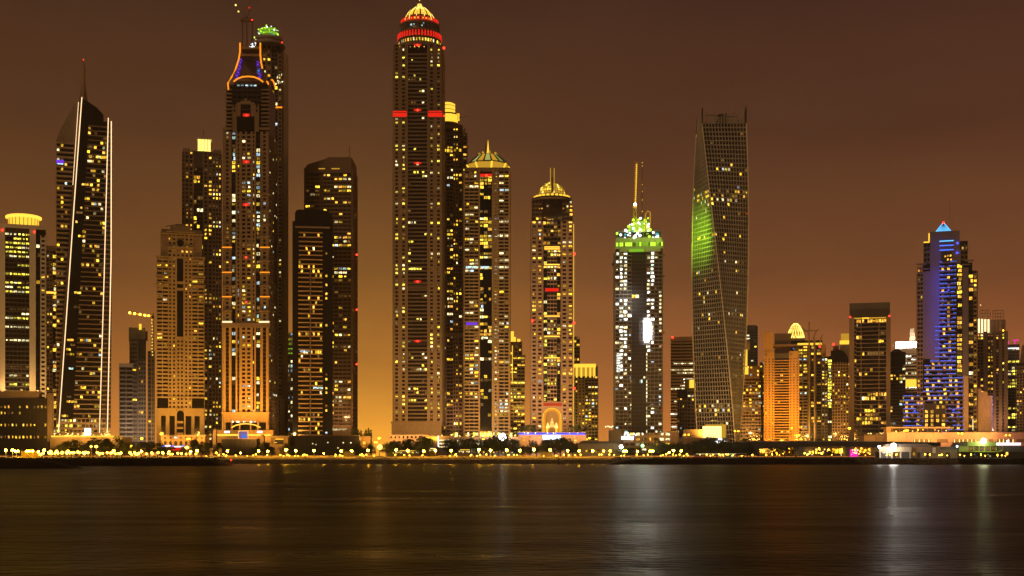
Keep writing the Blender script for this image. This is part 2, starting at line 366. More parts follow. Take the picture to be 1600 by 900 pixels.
# the stone bank that falls from the promenade to the water
def bank(name, x0, x1, ya, yb, z, mat, slope=7, tip=None):
    b = MB(); v = []; n = 40
    for i in range(n + 1):
        x = x0 + (x1 - x0) * i / n; k = 1.0
        if tip == 'right': k = min(1, (x1 - x) / 14 + .02)
        if tip == 'left': k = min(1, (x - x0) / 22 + .02)
        j = .35 * mnoise.noise(Vector((x * .15, ya, 0)))
        v += [(x, ya + (1 - k) * 5 + j, -1.2), (x, ya + slope, max(-1.0, z * k + j * .5 * k)), (x, yb, max(-1.0, z * k + j * .3 * k)), (x, yb + slope, -1.2)]
    b.poly(v, [(i * 4 + c, i * 4 + 4 + c, i * 4 + 5 + c, i * 4 + 1 + c) for i in range(n) for c in range(3)] + [(0, 1, 2, 3), (n * 4 + 3, n * 4 + 2, n * 4 + 1, n * 4)])
    return tag(b.build(name, mat), kind='structure')
bank('shore', -900, 900, 884, 893.6, G - .05, 'rock', 8)
bank('breakwater', -420, X(347, 727), 727, 752, 4.35, 'rock_dark', 6, 'right')
bank('breakwater', -420, X(110, 572), 572, 590, 3.6, 'rock_dark', 6, 'right')
bank('breakwater', X(948, 828), 700, 828, 850, 4.1, 'rock_dark', 6, 'left')
sb = MB(); n = 60; v = []
for i in range(n + 1):
    x = -205 + (X(955, 890) + 205) * i / n; j = .5 * mnoise.noise(Vector((x * .1, 3, 0))); v += [(x, 889.6 + j, 3.05 + .1 * j), (x, 891.5, 3.75), (x, 894.2, G + .012)]
sb.poly(v, [(i * 3 + c, i * 3 + 3 + c, i * 3 + 4 + c, i * 3 + 1 + c) for i in range(n) for c in range(2)]); tag(sb.build('sand_bank', 'paving'), kind='structure')
def rocks(name, mat, n, fx, fy, fz, lo, hi):
    b = MB(); base = [(1, 0, 0), (-1, 0, 0), (0, 1, 0), (0, -1, 0), (0, 0, 1), (0, 0, -1)]
    ff = [(0, 2, 4), (2, 1, 4), (1, 3, 4), (3, 0, 4), (2, 0, 5), (1, 2, 5), (3, 1, 5), (0, 3, 5)]
    for _ in range(n):
        u = R.random(); x = fx(); y = fy(u); z = fz(u); r = R.uniform(lo, hi); a = R.random() * 6
        pts = []
        for px_, py_, pz_ in base:
            k = r * R.uniform(.7, 1.25); c_, s_ = math.cos(a), math.sin(a)
            pts.append((x + k * (c_ * px_ - s_ * py_), y + k * (s_ * px_ + c_ * py_), z + k * pz_ * .8))
        b.poly(pts, ff)
    return tag(b.build(name, mat), kind='stuff')
rocks('rock_armour', 'rock', 2600, lambda: R.uniform(-215, 85), lambda u: 885 + 5 * u, lambda u: -.1 + 2.9 * u, .35, .85)
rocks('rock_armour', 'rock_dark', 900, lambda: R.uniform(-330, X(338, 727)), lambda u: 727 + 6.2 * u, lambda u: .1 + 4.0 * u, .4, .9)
rocks('rock_armour', 'rock', 900, lambda: R.uniform(X(1340, 828), X(1500, 828)), lambda u: 827.6 + 6.2 * u, lambda u: .1 + 3.7 * u, .3, .8)  # lighter stones here: white floodlight on the rocks put into the colour
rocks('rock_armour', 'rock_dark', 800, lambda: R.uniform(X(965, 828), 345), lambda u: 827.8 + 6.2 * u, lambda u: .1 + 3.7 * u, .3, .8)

# ------------------------------------------------------------------ towers, left to right
def cap(T, a, b, t, bt, mat, over=.6, part='roof', depth=None):
    T.mb(part, mat).box(X(a, T.D) - over, X(b, T.D) + over, T.D - over - .3, T.D + (depth or T.depth) + over, Z(bt, T.D), Z(t, T.D))

# 1 hotel with the glowing drum
T = Thing('hotel_tower', 'white and black glass tower with a glowing yellow drum on its roof', 'tower', 33, 1050, 30)
T.body(-8, 63, 360, 690); T.solid(-8, 8, 353, 690, 'white', .8); T.solid(46, 56, 356, 690, 'white', .8)
T.solid(-8, 72, 351, 357, 'white', .9, 30, 'parapet'); T.solid(8, 46, 357, 364, 'charcoal', .3)
T.zone(8, 46, 364, 612, 6, 36, 'charcoal', .12, .30, .25, .22, LEM, 1.0, merge=.6, hfill=.6)
T.zone(56, 63, 366, 690, 1, 46, 'glass_blue', .1, .12, .15, .04, YEL, part='side_glazing')
T.body(63, 72, 360, 690, 'glass', depth=28); T.zone(63, 72, 366, 690, 1, 46, 'white', .42, .52, .3, .03, YEL); T.sides(-8, 72, 366, 690, 4, 46, 'white', .4, .45, .3)
for i in range(26):
    a = 2 * PI * i / 26; r = 27 * T.D / F_PX; T.new('brim_lamp', 'gold_bright').ball((X(37, T.D) + r * math.cos(a), T.D + 15 + r * math.sin(a), Z(334.5, T.D)), .75, 6)
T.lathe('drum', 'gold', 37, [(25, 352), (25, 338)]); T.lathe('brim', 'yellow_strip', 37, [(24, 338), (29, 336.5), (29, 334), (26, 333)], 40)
for i in range(24):
    a = 2 * PI * i / 24; r = 25.2 * T.D / F_PX; x, y = X(37, T.D) + r * math.cos(a), T.D + 15 + r * math.sin(a)
    T.mb('drum_rib', 'sand').box(x - .25, x + .25, y - .25, y + .25, Z(352, T.D), Z(338, T.D))
T.lathe('roof', 'charcoal', 37, [(30, 353), (30, 351)])
T.beacon(3, 361); T.beacon(53, 361); T.done()
T = Thing('hotel_block', 'low dark block with scattered orange windows under the yellow drum tower', 'building', 33, 1005, 10)
T.body(-12, 76, 622, 712, 'dark', 'wall'); T.zone(-12, 74, 624, 690, 15, 7, 'dark', .55, .5, .25, .18, WRM, .9)
T.solid(-12, 60, 611, 622, 'sand', -1, 8, 'attic'); T.solid(74, 80, 614, 690, 'tan', .2, 6); T.done()

# 2 thin brown block between
T = Thing('apartment_tower', 'thin brown apartment tower squeezed between the drum tower and the light-edged tower', 'tower', 84, 1140, 26)
T.body(68, 99, 392, 700); T.solid(70, 97, 384, 392, 'tan', -1, 20, 'roof')
T.zone(68, 82, 392, 690, 3, 46, 'tan', .4, .45, .5, .10, WRM); T.zone(82, 89, 398, 690, 1, 46, 'charcoal', .1, .15, .1, .30, YEL); T.zone(89, 99, 392, 690, 2, 46, 'tan', .4, .45, .5, .10, WRM)
T.solid(69, 98, 456, 459, 'yellow_strip', .9, .3, 'light_strip'); T.solid(68, 99, 440, 446, 'tan', .8, .3); T.done()

# 3 dark leaning glass tower with light lines
T = Thing('glass_tower', 'tall dark glass tower with slanted top, white-lit edges and a spire', 'tower', 130, 1035, 30)
T.mb('glazing', 'glass').prism([(90, 690), (90, 676), (127, 152), (151, 166), (162, 177), (162, 188), (168, 186), (155, 676), (155, 690)], 1035, 30)
T.mb('side_glazing', 'glass_brown').prism([(155, 690), (155, 676), (168.6, 184), (173.5, 189), (167, 676), (167, 690)], 1036, 26)
T.mb('side_glazing', 'glass_brown').prism([(167, 690), (173.6, 190), (178, 236), (175, 690)], 1038, 24)
T.mb('wing', 'tan').prism([(92, 690), (92, 222), (99, 204), (121, 163), (126, 690)], 1041, 26)
def ln(p, q, y): return p[0] + (q[0] - p[0]) * (y - p[1]) / (q[1] - p[1])
nf = 66
for i in range(nf):
    y = 196 + (676 - 196) * i / (nf - 1)
    a, b_, c, d = ln((139, 188), (113, 676), y), ln((168.6, 184), (155, 676), y), ln((173.5, 189), (167, 676), y), ln((178, 236), (175, 676), max(y, 236))
    T.mb('balcony_slab', 'brown').pbox(a, b_ - .5, y - .9, y + .9, 1035, .05, .9)
    if y > 200: T.mb('balcony_slab', 'brown').pbox(b_ + .6, c - .4, y - 1.1, y + 1.1, 1036, .05, .7); T.mb('balcony_slab', 'tan').pbox(c + .4, d + .6, y - 1, y + 1.3, 1038, 22, .6)
    pb = .40 if R.random() < .35 else .12
    for k in range(9):
        xa = a + (b_ - a) * (k + .5) / 9
        if R.random() < pb and y < 670: T.win(X(xa, 1035), Z(y + 3.4, 1035), 1.9, 2.0, 1034.9, pick(YEL))
    l = ln((127, 152), (90, 676), y)
    for k in range(3):
        if y > 230 and R.random() < .13:
            mt = pick(YEL)
            for q in range(R.choice((1, 2, 3))): T.win(X(l + 6 + k * 6 + q * 3.6, 1035), Z(y + 3.4, 1035), 1.6, 1.7, 1034.9, mt)
    if y > 225:
        T.mb('wing_balcony', 'sand').pbox(91, min(121, l - 1), y - 1, y + 1.6, 1041, .05, 1.1)
        for k in range(3):
            if R.random() < .24 and 93 + k * 6 < l - 4: T.win(X(95 + k * 6, 1041), Z(y + 4, 1041), 1.8, 1.9, 1040.9, pick(YEL))
        T.mb('wing_glazing', 'glass').pbox(93, min(119, l), y + 2.4, y + 6.2, 1041, .02, .05)
for pts, r in (([(127, 152), (115, 320), (102.7, 500), (90.5, 676)], .42), ([(121.8, 160), (117.6, 222), (113, 290)], .26), ([(168.6, 181), (162, 430), (154.6, 676)], .40), ([(173.3, 186), (173, 400), (167, 676)], .46)):
    T.new('light_line', 'warm_strip').ptube(pts, r, 1033.6)
T.win(X(98, 1041), Z(258, 1041), 5, 1.6, 1040.7, 'win_cool'); T.new('light_strip', 'purple_light').pbox(92, 104, 253, 258, 1041, .2, 1.4)
T.lathe('spire', 'sand', 130.5, [(4.0, 178), (3.0, 140), (2.6, 97), (.6, 93), (0, 92)], 12, dy=10)
for s_ in (-1, 1): T.new('spire_fin', 'tan').prism([(136.8 + s_ * 2, 128), (136.8 + s_ * 11, 180), (136.8 + s_ * 2, 180)], 1044.6, .9)
T.beacon(136.9, 93.5, .4, 1045)
T.zone(88, 166, 655, 688, 12, 4, 'tan', .2, .45, .6, .25, LEM); T.done()
T = Thing('garden_terrace', 'low podium with a glowing yellow terrace edge under the light-edged dark tower', 'terrace', 135, 1003, 28)
T.solid(78, 190, 683, 712, 'sand', 0, 28); T.solid(80, 178, 680.6, 683, 'gold', .6, .8, 'light_strip'); T.solid(178, 191, 681, 684, 'gold_dim', .5, .8, 'light_strip')
for i in range(20): T.new('terrace_lamp', 'fairy').ball((X(R.uniform(82, 178), 1003), 1004, Z(R.uniform(676.5, 680), 1003)), R.uniform(.3, .65), 6)
T.new('door_light', 'white_sign').pbox(132, 140, 669, 680, 1003, .3, -3); T.done()

# 4 unfinished concrete building
T = Thing('concrete_shell', 'unfinished grey concrete building with open floors behind the crane', 'building site', 214, 1230, 30)
T.mb('glazing', 'dark').pbox(187, 207, 574, 700, 1230, 30); T.mb('glazing', 'charcoal').pbox(206, 232, 530, 700, 1238, 24); T.mb('glazing', 'dark').pbox(232, 243, 548, 700, 1232, 28)
T.zone(186, 208, 574, 690, 2, 17, 'concrete', .12, .38, .8, .02, YEL); T.zone(206, 220, 530, 690, 1, 24, 'grey', .3, .6, .4, .02, YEL, D=1238)
T.zone(220, 232, 560, 690, 3, 19, 'concrete', .25, .4, .5, .05, YEL, D=1238); T.zone(232, 243, 548, 690, 2, 21, 'grey', .3, .4, .6, .02, YEL, D=1232)
T.solid(186, 208, 568, 574, 'white', .6, 20, 'parapet'); T.mb('stair_core', 'grey').pbox(205, 231, 512, 532, 1238, 20); T.lathe('stair_core', 'grey', 222, [(9, 530), (9, 515), (0, 515)], 16)
T.new('work_light', 'gold').pbox(220, 224, 506, 515, 1236, 1); T.done()
def crane(name, label, mast, jib, lamps, D, mat='yellow_paint', lit_m=None, r=.7):
    T = Thing(name, label, 'crane', mast[0][0], D, 2)
    def lattice(part, p, q, w, mt):
        b = T.mb(part, mt); P, Q = Vector((X(p[0], D), D, Z(p[1], D))), Vector((X(q[0], D), D, Z(q[1], D))); d = (Q - P); L = d.length; d.normalize()
        u = d.cross(Vector((0, 1, 0))).normalized(); n = max(3, int(L / (w * 1.6)))
        for s1 in (-1, 1):
            for s2 in (-1, 1): b.tube([P + u * w / 2 * s1 + Vector((0, s2 * w / 2, 0)), Q + u * w / 2 * s1 + Vector((0, s2 * w / 2, 0))], .13 * w, 4)
        for i in range(n):
            a_, c_ = P + d * L * i / n, P + d * L * (i + 1) / n; s1 = 1 if i % 2 else -1
            for s2 in (-1, 1): b.tube([a_ + u * w / 2 * s1 + Vector((0, s2 * w / 2, 0)), c_ - u * w / 2 * s1 + Vector((0, s2 * w / 2, 0))], .09 * w, 4)
    lattice('mast', mast[0], mast[1], 1.9 * r / .7, mat)
    for j in jib: lattice('jib', j[0], j[1], 1.3 * r / .7, mat)
    T.new('cab', 'charcoal').pbox(mast[1][0] - 1.5, mast[1][0] + 1.5, mast[1][1] - 1, mast[1][1] + 3, D, 2.5, 1.5)
    for px, py, mt, rr in lamps: T.new('lamp', mt).ball((X(px, D), D - 1.6, Z(py, D)), rr, 8)
    return T.done()
crane('tower_crane', 'yellow tower crane with four lamps along its level jib above the concrete building', [(238.5, 690), (238.5, 494)], [((202, 489.5), (241, 495)), ((238.5, 488), (238.5, 494))],
      [(203.5, 489, 'globe_far', 1.0), (211, 490.3, 'globe_far', 1.0), (219.5, 491.5, 'globe_far', 1.0), (227, 492.8, 'globe_far', 1.0), (233, 493.6, 'globe_far', .9)] + [(238.5 + R.uniform(-.8, .8), y, 'gold_bright', .5) for y in range(500, 556, 5)], 1236)

# 5 beige stepped tower
T = Thing('beige_tower', 'beige stone apartment tower with a round medallion, cornices and a tall entrance arch', 'tower', 282, 1045, 27)
T.body(246, 319, 404, 712); T.body(251, 316, 364, 404, depth=24)
T.zone(245, 263, 402, 622, 2, 37, 'sand', .16, .5, 1.1, .05, WRM, part='balcony'); T.zone(300, 319, 402, 622, 2, 37, 'sand', .16, .5, 1.1, .05, WRM, part='balcony')
T.zone(263, 275, 402, 640, 2, 40, 'sand', .55, .5, .6, .06, WRM); T.zone(288, 300, 402, 640, 2, 40, 'sand', .55, .5, .6, .06, WRM)
T.solid(275, 276.6, 404, 640, 'sand', .8); T.solid(286.4, 288, 404, 640, 'sand', .8)
for y in (440, 450, 526): T.solid(276, 287, y, y + 4, 'sand', .6)
T.zone(276, 287, 526, 640, 2, 19, 'sand', .5, .5, .5, .06, WRM)
T.zone(262, 302, 366, 404, 6, 6, 'sand', .5, .5, .8, .05, WRM); T.solid(251, 262, 368, 404, 'tan', .2); T.solid(302, 316, 368, 404, 'tan', .2)
for a, b_, y in ((243, 264, 401), (299, 321, 401), (250, 317, 365), (260, 304, 362), (261, 303, 386), (243, 264, 431), (299, 321, 431), (243, 264, 445), (299, 321, 445), (244, 320, 620), (244, 320, 638)):
    T.solid(a, b_, y, y + 2.2, 'sand', 1.9, .1, 'cornice')
T.solid(266, 298, 353, 362, 'sand', -1, 18, 'attic'); T.solid(252, 316, 358, 366, 'tan', -2, 18, 'attic'); T.solid(274, 290, 349, 353, 'tan', -3, 10, 'attic')
T.new('medallion', 'sand').prism([(281 + 6.6 * math.cos(k * PI / 12), 379.5 + 6.6 * math.sin(k * PI / 12)) for k in range(24)], 1043.9, 1); T.new('medallion', 'glass').prism([(281 + 5.4 * math.cos(k * PI / 12), 379.5 + 5.4 * math.sin(k * PI / 12)) for k in range(24)], 1043.6, .5)
T.mb('roof_mast', 'charcoal').ptube([(262, 355), (280, 351)], .3, 1052)
for a, b_ in ((246, 252), (259, 265), (273, 275.5), (287.5, 290), (299, 304), (312, 319)): T.solid(a, b_, 640, 700, 'sand', .9)
for a, b_ in ((252, 259), (265, 273), (290, 299), (304, 312)): T.solid(a, b_, 640, 650, 'sand', .5); T.solid(a, b_, 682, 700, 'sand', .5)
T.new('arch', 'glass').prism([(276, 700), (276, 647)] + [(281.5 + 5.5 * math.cos(PI + k * PI / 10), 647 + 5.5 * math.sin(PI + k * PI / 10)) for k in range(11)] + [(287, 700)], 1044.2, .6)
T.new('arch', 'sand').prism([(274.5, 690), (274.5, 646)] + [(281.5 + 7.2 * math.cos(PI + k * PI / 10), 646 + 7.4 * math.sin(PI + k * PI / 10)) for k in range(11)] + [(288.5, 690)], 1044.5, .6)
for y in (658, 667, 676): T.solid(276.5, 286.5, y, y + 3.4, 'sand', 1.6)
T.sides(246, 319, 402, 700, 3, 46, 'sand', .4, .5, .5); T.done()

# 6 dark tower with a white lit box
T = Thing('apartment_tower', 'brown apartment tower with a glaring white-lit box on the roof behind the beige tower', 'tower', 316, 1150, 28)
T.body(285, 346, 238, 700)
for a, b_, n, l in ((285, 289, 1, 0), (289, 302, 2, .22), (318, 332, 2, .22), (332, 346, 3, .12)): T.zone(a, b_, 238, 690, n, 72, 'brown', .42, .42, .6, l, YEL, .5)
T.zone(302, 318, 262, 690, 3, 67, 'charcoal', .06, .18, .15, .06, YEL); T.solid(301, 303, 236, 690, 'tan', .8); T.solid(317, 319, 236, 690, 'tan', .8); T.solid(303, 317, 238, 262, 'charcoal', .4)
for a, b_ in ((286, 297), (334, 346)): T.solid(a, b_, 233, 239, 'tan', .3, 20, 'parapet')
T.solid(298, 334, 236, 240, 'brown', 0, 24, 'parapet')
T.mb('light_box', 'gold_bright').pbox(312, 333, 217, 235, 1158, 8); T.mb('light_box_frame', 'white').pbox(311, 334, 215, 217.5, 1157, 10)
for x in (312, 317, 322, 327, 332): T.mb('light_box_frame', 'sand').pbox(x, x + .8, 217, 235, 1157.4, .5)
T.new('mast', 'steel').ptube([(322, 215), (322, 203)], .3, 1160); T.sides(285, 346, 240, 690, 3, 72, 'brown'); T.done()

# 7 orange-outlined tower
T = Thing('crowned_tower', 'tall stone tower with glowing orange outlines around a lattice crown and red beacons', 'tower', 384, 1030, 36)
T.body(349, 420, 204, 712); T.body(354, 419, 132, 206, depth=32)
bz = [(349, 362, 1, .05), (362, 368.5, 1, .34), (368.5, 377, 1, .10), (377, 393, 2, .20), (393, 400, 1, .10), (400, 407, 1, .34), (407, 420, 1, .05)]
for a, b_, n, l in bz:
    dk = n == 1 and l == .34
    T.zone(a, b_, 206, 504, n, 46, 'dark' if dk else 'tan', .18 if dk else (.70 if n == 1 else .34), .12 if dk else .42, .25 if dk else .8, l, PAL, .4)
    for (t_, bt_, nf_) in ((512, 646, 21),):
        T.zone(a, b_, t_, bt_, n, nf_, 'dark' if dk else 'orange_lit_stone', .16 if dk else (.62 if n == 1 else .40), .12 if dk else (.06 if n == 1 else .44), .25 if dk else .8, l * .6, PAL, .3)  # orange light on the tower's lower part put into the stone colour
T.solid(347, 422, 504, 512, 'tan', 1.6); T.sides(349, 420, 206, 700, 5, 74, 'brown', .4, .45, .4, .10, PAL)
for i in range(11):
    y = 140 + i * 6.1
    for a, b_ in ((352, 363), (409, 421)): T.solid(a, b_, y, y + 2, 'tan', 2.0, .1, 'balcony')
T.solid(363, 370, 178, 206, 'tan', .8); T.solid(398, 405, 178, 206, 'tan', .8)
for a in (363, 398): T.zone(a, a + 7, 164, 206, 1, 6, 'tan', .6, .4, .7, .05, PAL)
T.solid(376, 392, 158, 163, 'tan', .9); T.solid(382, 386, 154, 158, 'tan', .9); T.solid(370, 376, 160, 182, 'tan', .6); T.solid(392, 398, 160, 182, 'tan', .6)
for i, y in enumerate((200, 303, 330, 350, 369, 388, 407, 427, 446, 465, 485)):
    for a, b_ in ((347, 363), (406, 422)):
        T.solid(a, b_, y, y + 2.2, 'tan', 2.2, .1, 'cornice')
        if y in (388, 427, 465): T.solid(a + .6, b_ - .6, y - 1.9, y - .1, 'orange_tube', 1.7, .1, 'ledge_light')
for a, b_ in ((348, 363), (405, 421)): T.solid(a, b_, 502, 504.6, 'warm_strip', 1.9, .1, 'ledge_light')
T.solid(346, 423, 505, 508, 'tan', 2.0, .2, 'cornice')
for y in (180, 253, 320, 402, 472): T.beacon(385 if y < 300 else 384.5, y, .8); T.solid(380, 390, y - 2, y + 2, 'red_band' if y < 330 else 'tan', 1.0, .1, 'beacon_shelf')
# crown
T.zone(363, 410, 134, 172, 6, 5, 'dark', .1, .25, .2, .02, PAL); T.solid(366, 407, 128, 133, 'dark', .5)
for x in (373, 379, 386, 393, 399): T.win(X(x, 1030), Z(134, 1030), 2.1, 1.1, 1029, 'win_cool')
T.mb('crown_core', 'tan').prism([(367, 127), (376, 92), (377, 74), (405, 74), (406, 92), (415, 127)], 1044, 10)
T.mb('crown_beam', 'tan').pbox(375.5, 406, 73, 77, 1031, 14, 1); T.mb('crown_beam', 'tan').pbox(374.5, 407, 84.5, 88, 1031, 14, 1)
lat = T.mb('crown_lattice', 'metal_black')
def edge_l(y): return 375 - (max(0, y - 76) / 51) ** 2 * 13
def edge_r(y): return 407 + (max(0, y - 76) / 51) ** 2 * 8
n = 6; ys = [88 + i * 5.0 for i in range(8)]
for i in range(len(ys) - 1):
    for k in range(n):
        f = lambda u, y: (edge_l(y) + (edge_r(y) - edge_l(y)) * u, y)
        lat.ptube([f(k / n, ys[i]), f((k + 1) / n, ys[i + 1])], .3, 1031, 4); lat.ptube([f((k + 1) / n, ys[i]), f(k / n, ys[i + 1])], .3, 1031, 4)
for x, y, m_ in ((376, 95, 'purple_light'), (374.5, 104, 'purple_light'), (372, 112, 'purple_light'), (403, 100, 'purple_light'), (404, 111, 'screen_blue'), (406, 118, 'purple_light'), (370, 119, 'purple_light')):
    T.new('accent_light', m_).pbox(x - 2, x + 2.2, y - 4, y + 4, 1043, .3, .5)
for pts in ([(375, 67), (375, 80), (373.2, 92), (368.5, 107), (361.5, 121), (356, 130), (357, 141)], [(406.8, 67), (406.8, 85), (408, 98), (410, 107)],
            [(365, 127.5), (371, 123), (379, 120), (388, 119.4), (397, 120.3), (405, 123.5), (411, 128)], [(416.5, 127), (418.5, 129), (419.5, 132)], [(423.5, 125), (425.5, 124.6), (428, 128.5), (430, 136)]):
    T.new('outline_tube', 'orange_tube').ptube(pts, .62, 1028.4, 8)
for x in (378.5, 393.5): T.mb('portal', 'brown').pbox(x - .8, x + .8, 31, 74, 1040, 2)
T.mb('portal', 'brown').pbox(375.5, 395.5, 29.5, 33, 1040, 2.6, .6); T.mb('portal', 'brown').pbox(380, 392, 27, 29.5, 1041, 1.6)
T.beacon(394, 31, .6, 1038)
for i in range(14): T.new('sparkle_light', 'white_sign').ball((X(R.uniform(388, 400), 1030), 1030, Z(R.uniform(66, 74), 1030)), R.uniform(.2, .5), 6)
# base: arch, canopy, screen
T.solid(349, 420, 646, 660, 'orange_lit_stone', 1.0); T.solid(347, 422, 644, 646.5, 'orange_lit_stone', 2.2, .2, 'cornice')
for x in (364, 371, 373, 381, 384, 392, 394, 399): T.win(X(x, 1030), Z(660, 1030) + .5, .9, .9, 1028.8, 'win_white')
for a, b_ in ((349, 353), (361, 364), (374, 376), (391, 393), (402, 405), (416, 420)): T.solid(a, b_, 660, 674, 'orange_lit_stone', 1.2)
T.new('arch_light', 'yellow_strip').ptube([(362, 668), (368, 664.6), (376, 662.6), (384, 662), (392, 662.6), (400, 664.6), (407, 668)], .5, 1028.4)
T.solid(340, 428, 672, 680, 'orange_lit_stone', 3.0, .5, 'canopy'); T.solid(338, 424, 678.6, 681, 'yellow_strip', 3.6, .4, 'canopy_light')
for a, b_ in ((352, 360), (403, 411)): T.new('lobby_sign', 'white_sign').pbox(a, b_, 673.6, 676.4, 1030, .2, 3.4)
T.solid(338, 430, 681, 692, 'orange_lit_stone', 2.4, .5); T.done()
T = Thing('video_screen', 'upright violet and blue video screen in a white frame before the orange-lit lobby', 'screen', 380, 1012, 1.2)
T.mb('screen_frame', 'white').pbox(372, 388, 672.5, 690, 1012, 1); T.new('picture', 'screen_violet').pbox(373.5, 386.5, 674, 686, 1012, .2, .1); T.new('picture', 'screen_blue').pbox(378, 386.2, 679, 685.6, 1012, .2, .2); T.done()
crane('luffing_crane', 'slim dark crane with two yellow lamps on a raised jib above the orange-outlined crown', [(386, 74), (386, 28)], [((386, 28), (367.5, 4)), ((386, 28), (391, 13))],
      [(369, 9, 'gold_bright', .8), (373.2, 19, 'gold_bright', .7), (390.2, 13, 'red_band', .8)], 1062, 'brown', r=.36)

# 8 tower with green worksite on top
T = Thing('unfinished_tower', 'tall unfinished tower topped by a green-lit worksite behind the orange-outlined crown', 'tower', 425, 1120, 9)
T.body(402, 441, 70, 712); T.zone(402, 424, 72, 690, 3, 98, 'brown', .4, .42, .4, .06, YEL); T.zone(424, 434, 72, 690, 2, 98, 'charcoal', .2, .3, .3, .07, PAL); T.zone(434, 441, 82, 690, 1, 96, 'brown', .5, .5, .4, .05, YEL)
T.mb('side_wall', 'tan').prism([(441, 712), (441, 78), (444.5, 80), (450, 87), (450, 712)], 1121, 2); T.solid(428, 448, 620, 623, 'tan', 1.2)
T.solid(430, 436, 622, 712, 'sand', 1.0); T.solid(438, 446, 622, 712, 'sand', 1.0)
T.lathe('worksite_floor', 'concrete', 418, [(24, 70), (24, 66), (20, 66), (20, 62), (22, 62), (22, 58)], 24, smooth=False)
for y, r in ((44, 13), (50, 16), (55.5, 16)): T.lathe('worksite_deck', 'lime_dim', 418, [(r, y + 2.4), (r, y)], 20, new=True); T.lathe('worksite_frame', 'concrete', 418, [(r + .8, y), (r + .8, y - 1)], 20)
for i in range(46):
    a = R.uniform(0, 2 * PI); r = R.uniform(10, 17) * T.D / F_PX
    T.new('work_lamp', R.choice(('lime', 'white_sign', 'lime', 'teal_light'))).ball((X(418, T.D) + r * math.cos(a), T.D + 4 - abs(r * math.sin(a)), Z(R.uniform(42, 58), T.D)), R.uniform(.3, .8), 6)
for i in range(18): T.new('work_lamp', R.choice(('warm_sign', 'lime'))).ball((X(R.uniform(398, 426), T.D), T.D - 1, Z(R.uniform(59, 66), T.D)), R.uniform(.4, .9), 6)
for i in range(16): T.new('work_lamp', 'win_pale').ball((X(R.uniform(432, 442), T.D), T.D - .8, Z(R.uniform(116, 132), T.D)), R.uniform(.3, .6), 6)
for x in (408, 416, 430): T.mb('scaffold_pole', 'steel').ptube([(x, 56), (x, 38)], .25, 1130)
T.new('light_ledge', 'orange_tube').pbox(431, 441, 167, 169, 1120, .2, 1); T.new('beacon', 'red_lamp').ball((X(441, 1120), 1119, Z(67, 1120)), .6, 8)
T.lathe('roof', 'charcoal', 418, [(26, 72), (26, 70)]); T.done()
T = Thing('unfinished_block', 'narrow unfinished block with bare lit floors and one green floor beside the black podium', 'building site', 452, 1250, 20)
T.body(445, 462, 520, 700, 'charcoal'); T.zone(445, 462, 520, 690, 2, 24, 'concrete', .12, .35, .7, .42, [('win_pale', 4), ('win_dim', 6), ('win_cool', 2)])
for y in (528, 536, 544, 551): T.new('work_light', 'lime_dim').pbox(446.5, 461, y, y + 4.4, 1250, .1, .1)
T.done()

# 9 black rounded tower
T = Thing('black_tower', 'black glass tower with a rounded top and orange-lit balcony slabs', 'tower', 488, 1045, 28)
T.mb('glazing', 'glass').prism([(457, 690), (457, 346), (461, 346), (461, 333), (463, 329.5), (467, 328), (508, 328), (515, 330.5), (519, 337), (520, 346), (520, 690)], 1045, 28)
T.solid(461, 516, 354, 356.4, 'tan', 1.0, .1, 'cornice')
for i in range(46):
    y = 363 + i * 7.02
    if y < 420: T.solid(467, 504, y, y + 1.7, 'orange_lit_stone', 1.3, .1, 'balcony')
    else: T.solid(466, 483.6, y, y + 1.8, 'orange_lit_stone', 1.3, .1, 'balcony'); T.solid(486, 504, y, y + 1.8, 'orange_lit_stone', 1.3, .1, 'balcony')  # slab colour holds the orange light on the balconies
    lv = .75 if i in (7, 8, 22, 26, 30, 41, 45) else .10
    for k in range(10):
        if R.random() < lv * R.uniform(.4, 1): T.win(X(468 + k * 3.7, 1045), Z(y + 4.5, 1045), 1.5, 2.2, 1044.9, pick(WRM))
    if R.random() < .3: T.win(X(510, 1045), Z(y + 4.5, 1045), 1.6, 1.7, 1044.9, pick(YEL))
T.solid(484, 486, 418, 690, 'brown', 1.5, .1, 'pier')
T.win(X(476, 1045), Z(548.5, 1045), 8, 1.8, 1044.8, 'win_cool'); T.win(X(497, 1045), Z(606, 1045), 8, 1.4, 1044.8, 'win_cool')
T.mb('side_edge', 'orange_lit_stone').pbox(519.8, 521.4, 350, 690, 1050, 20); T.done()
T = Thing('dark_podium', 'long windowless dark podium hall under the black rounded tower', 'building', 507, 1005, 28)
T.mb('wall', 'dark').prism([(451, 712), (455, 684), (455, 681), (561, 681), (561, 712)], 1005, 28); T.solid(453, 562, 680, 681.4, 'brown', .5, 28, 'roof')
for x in range(458, 560, 6): T.solid(x, x + .6, 682, 712, 'charcoal', .3)
for i in range(7): T.win(X(R.uniform(470, 555), 1005), Z(R.uniform(690, 704), 1005), 1.1, .8, 1004.6, 'win_pale')
T.done()

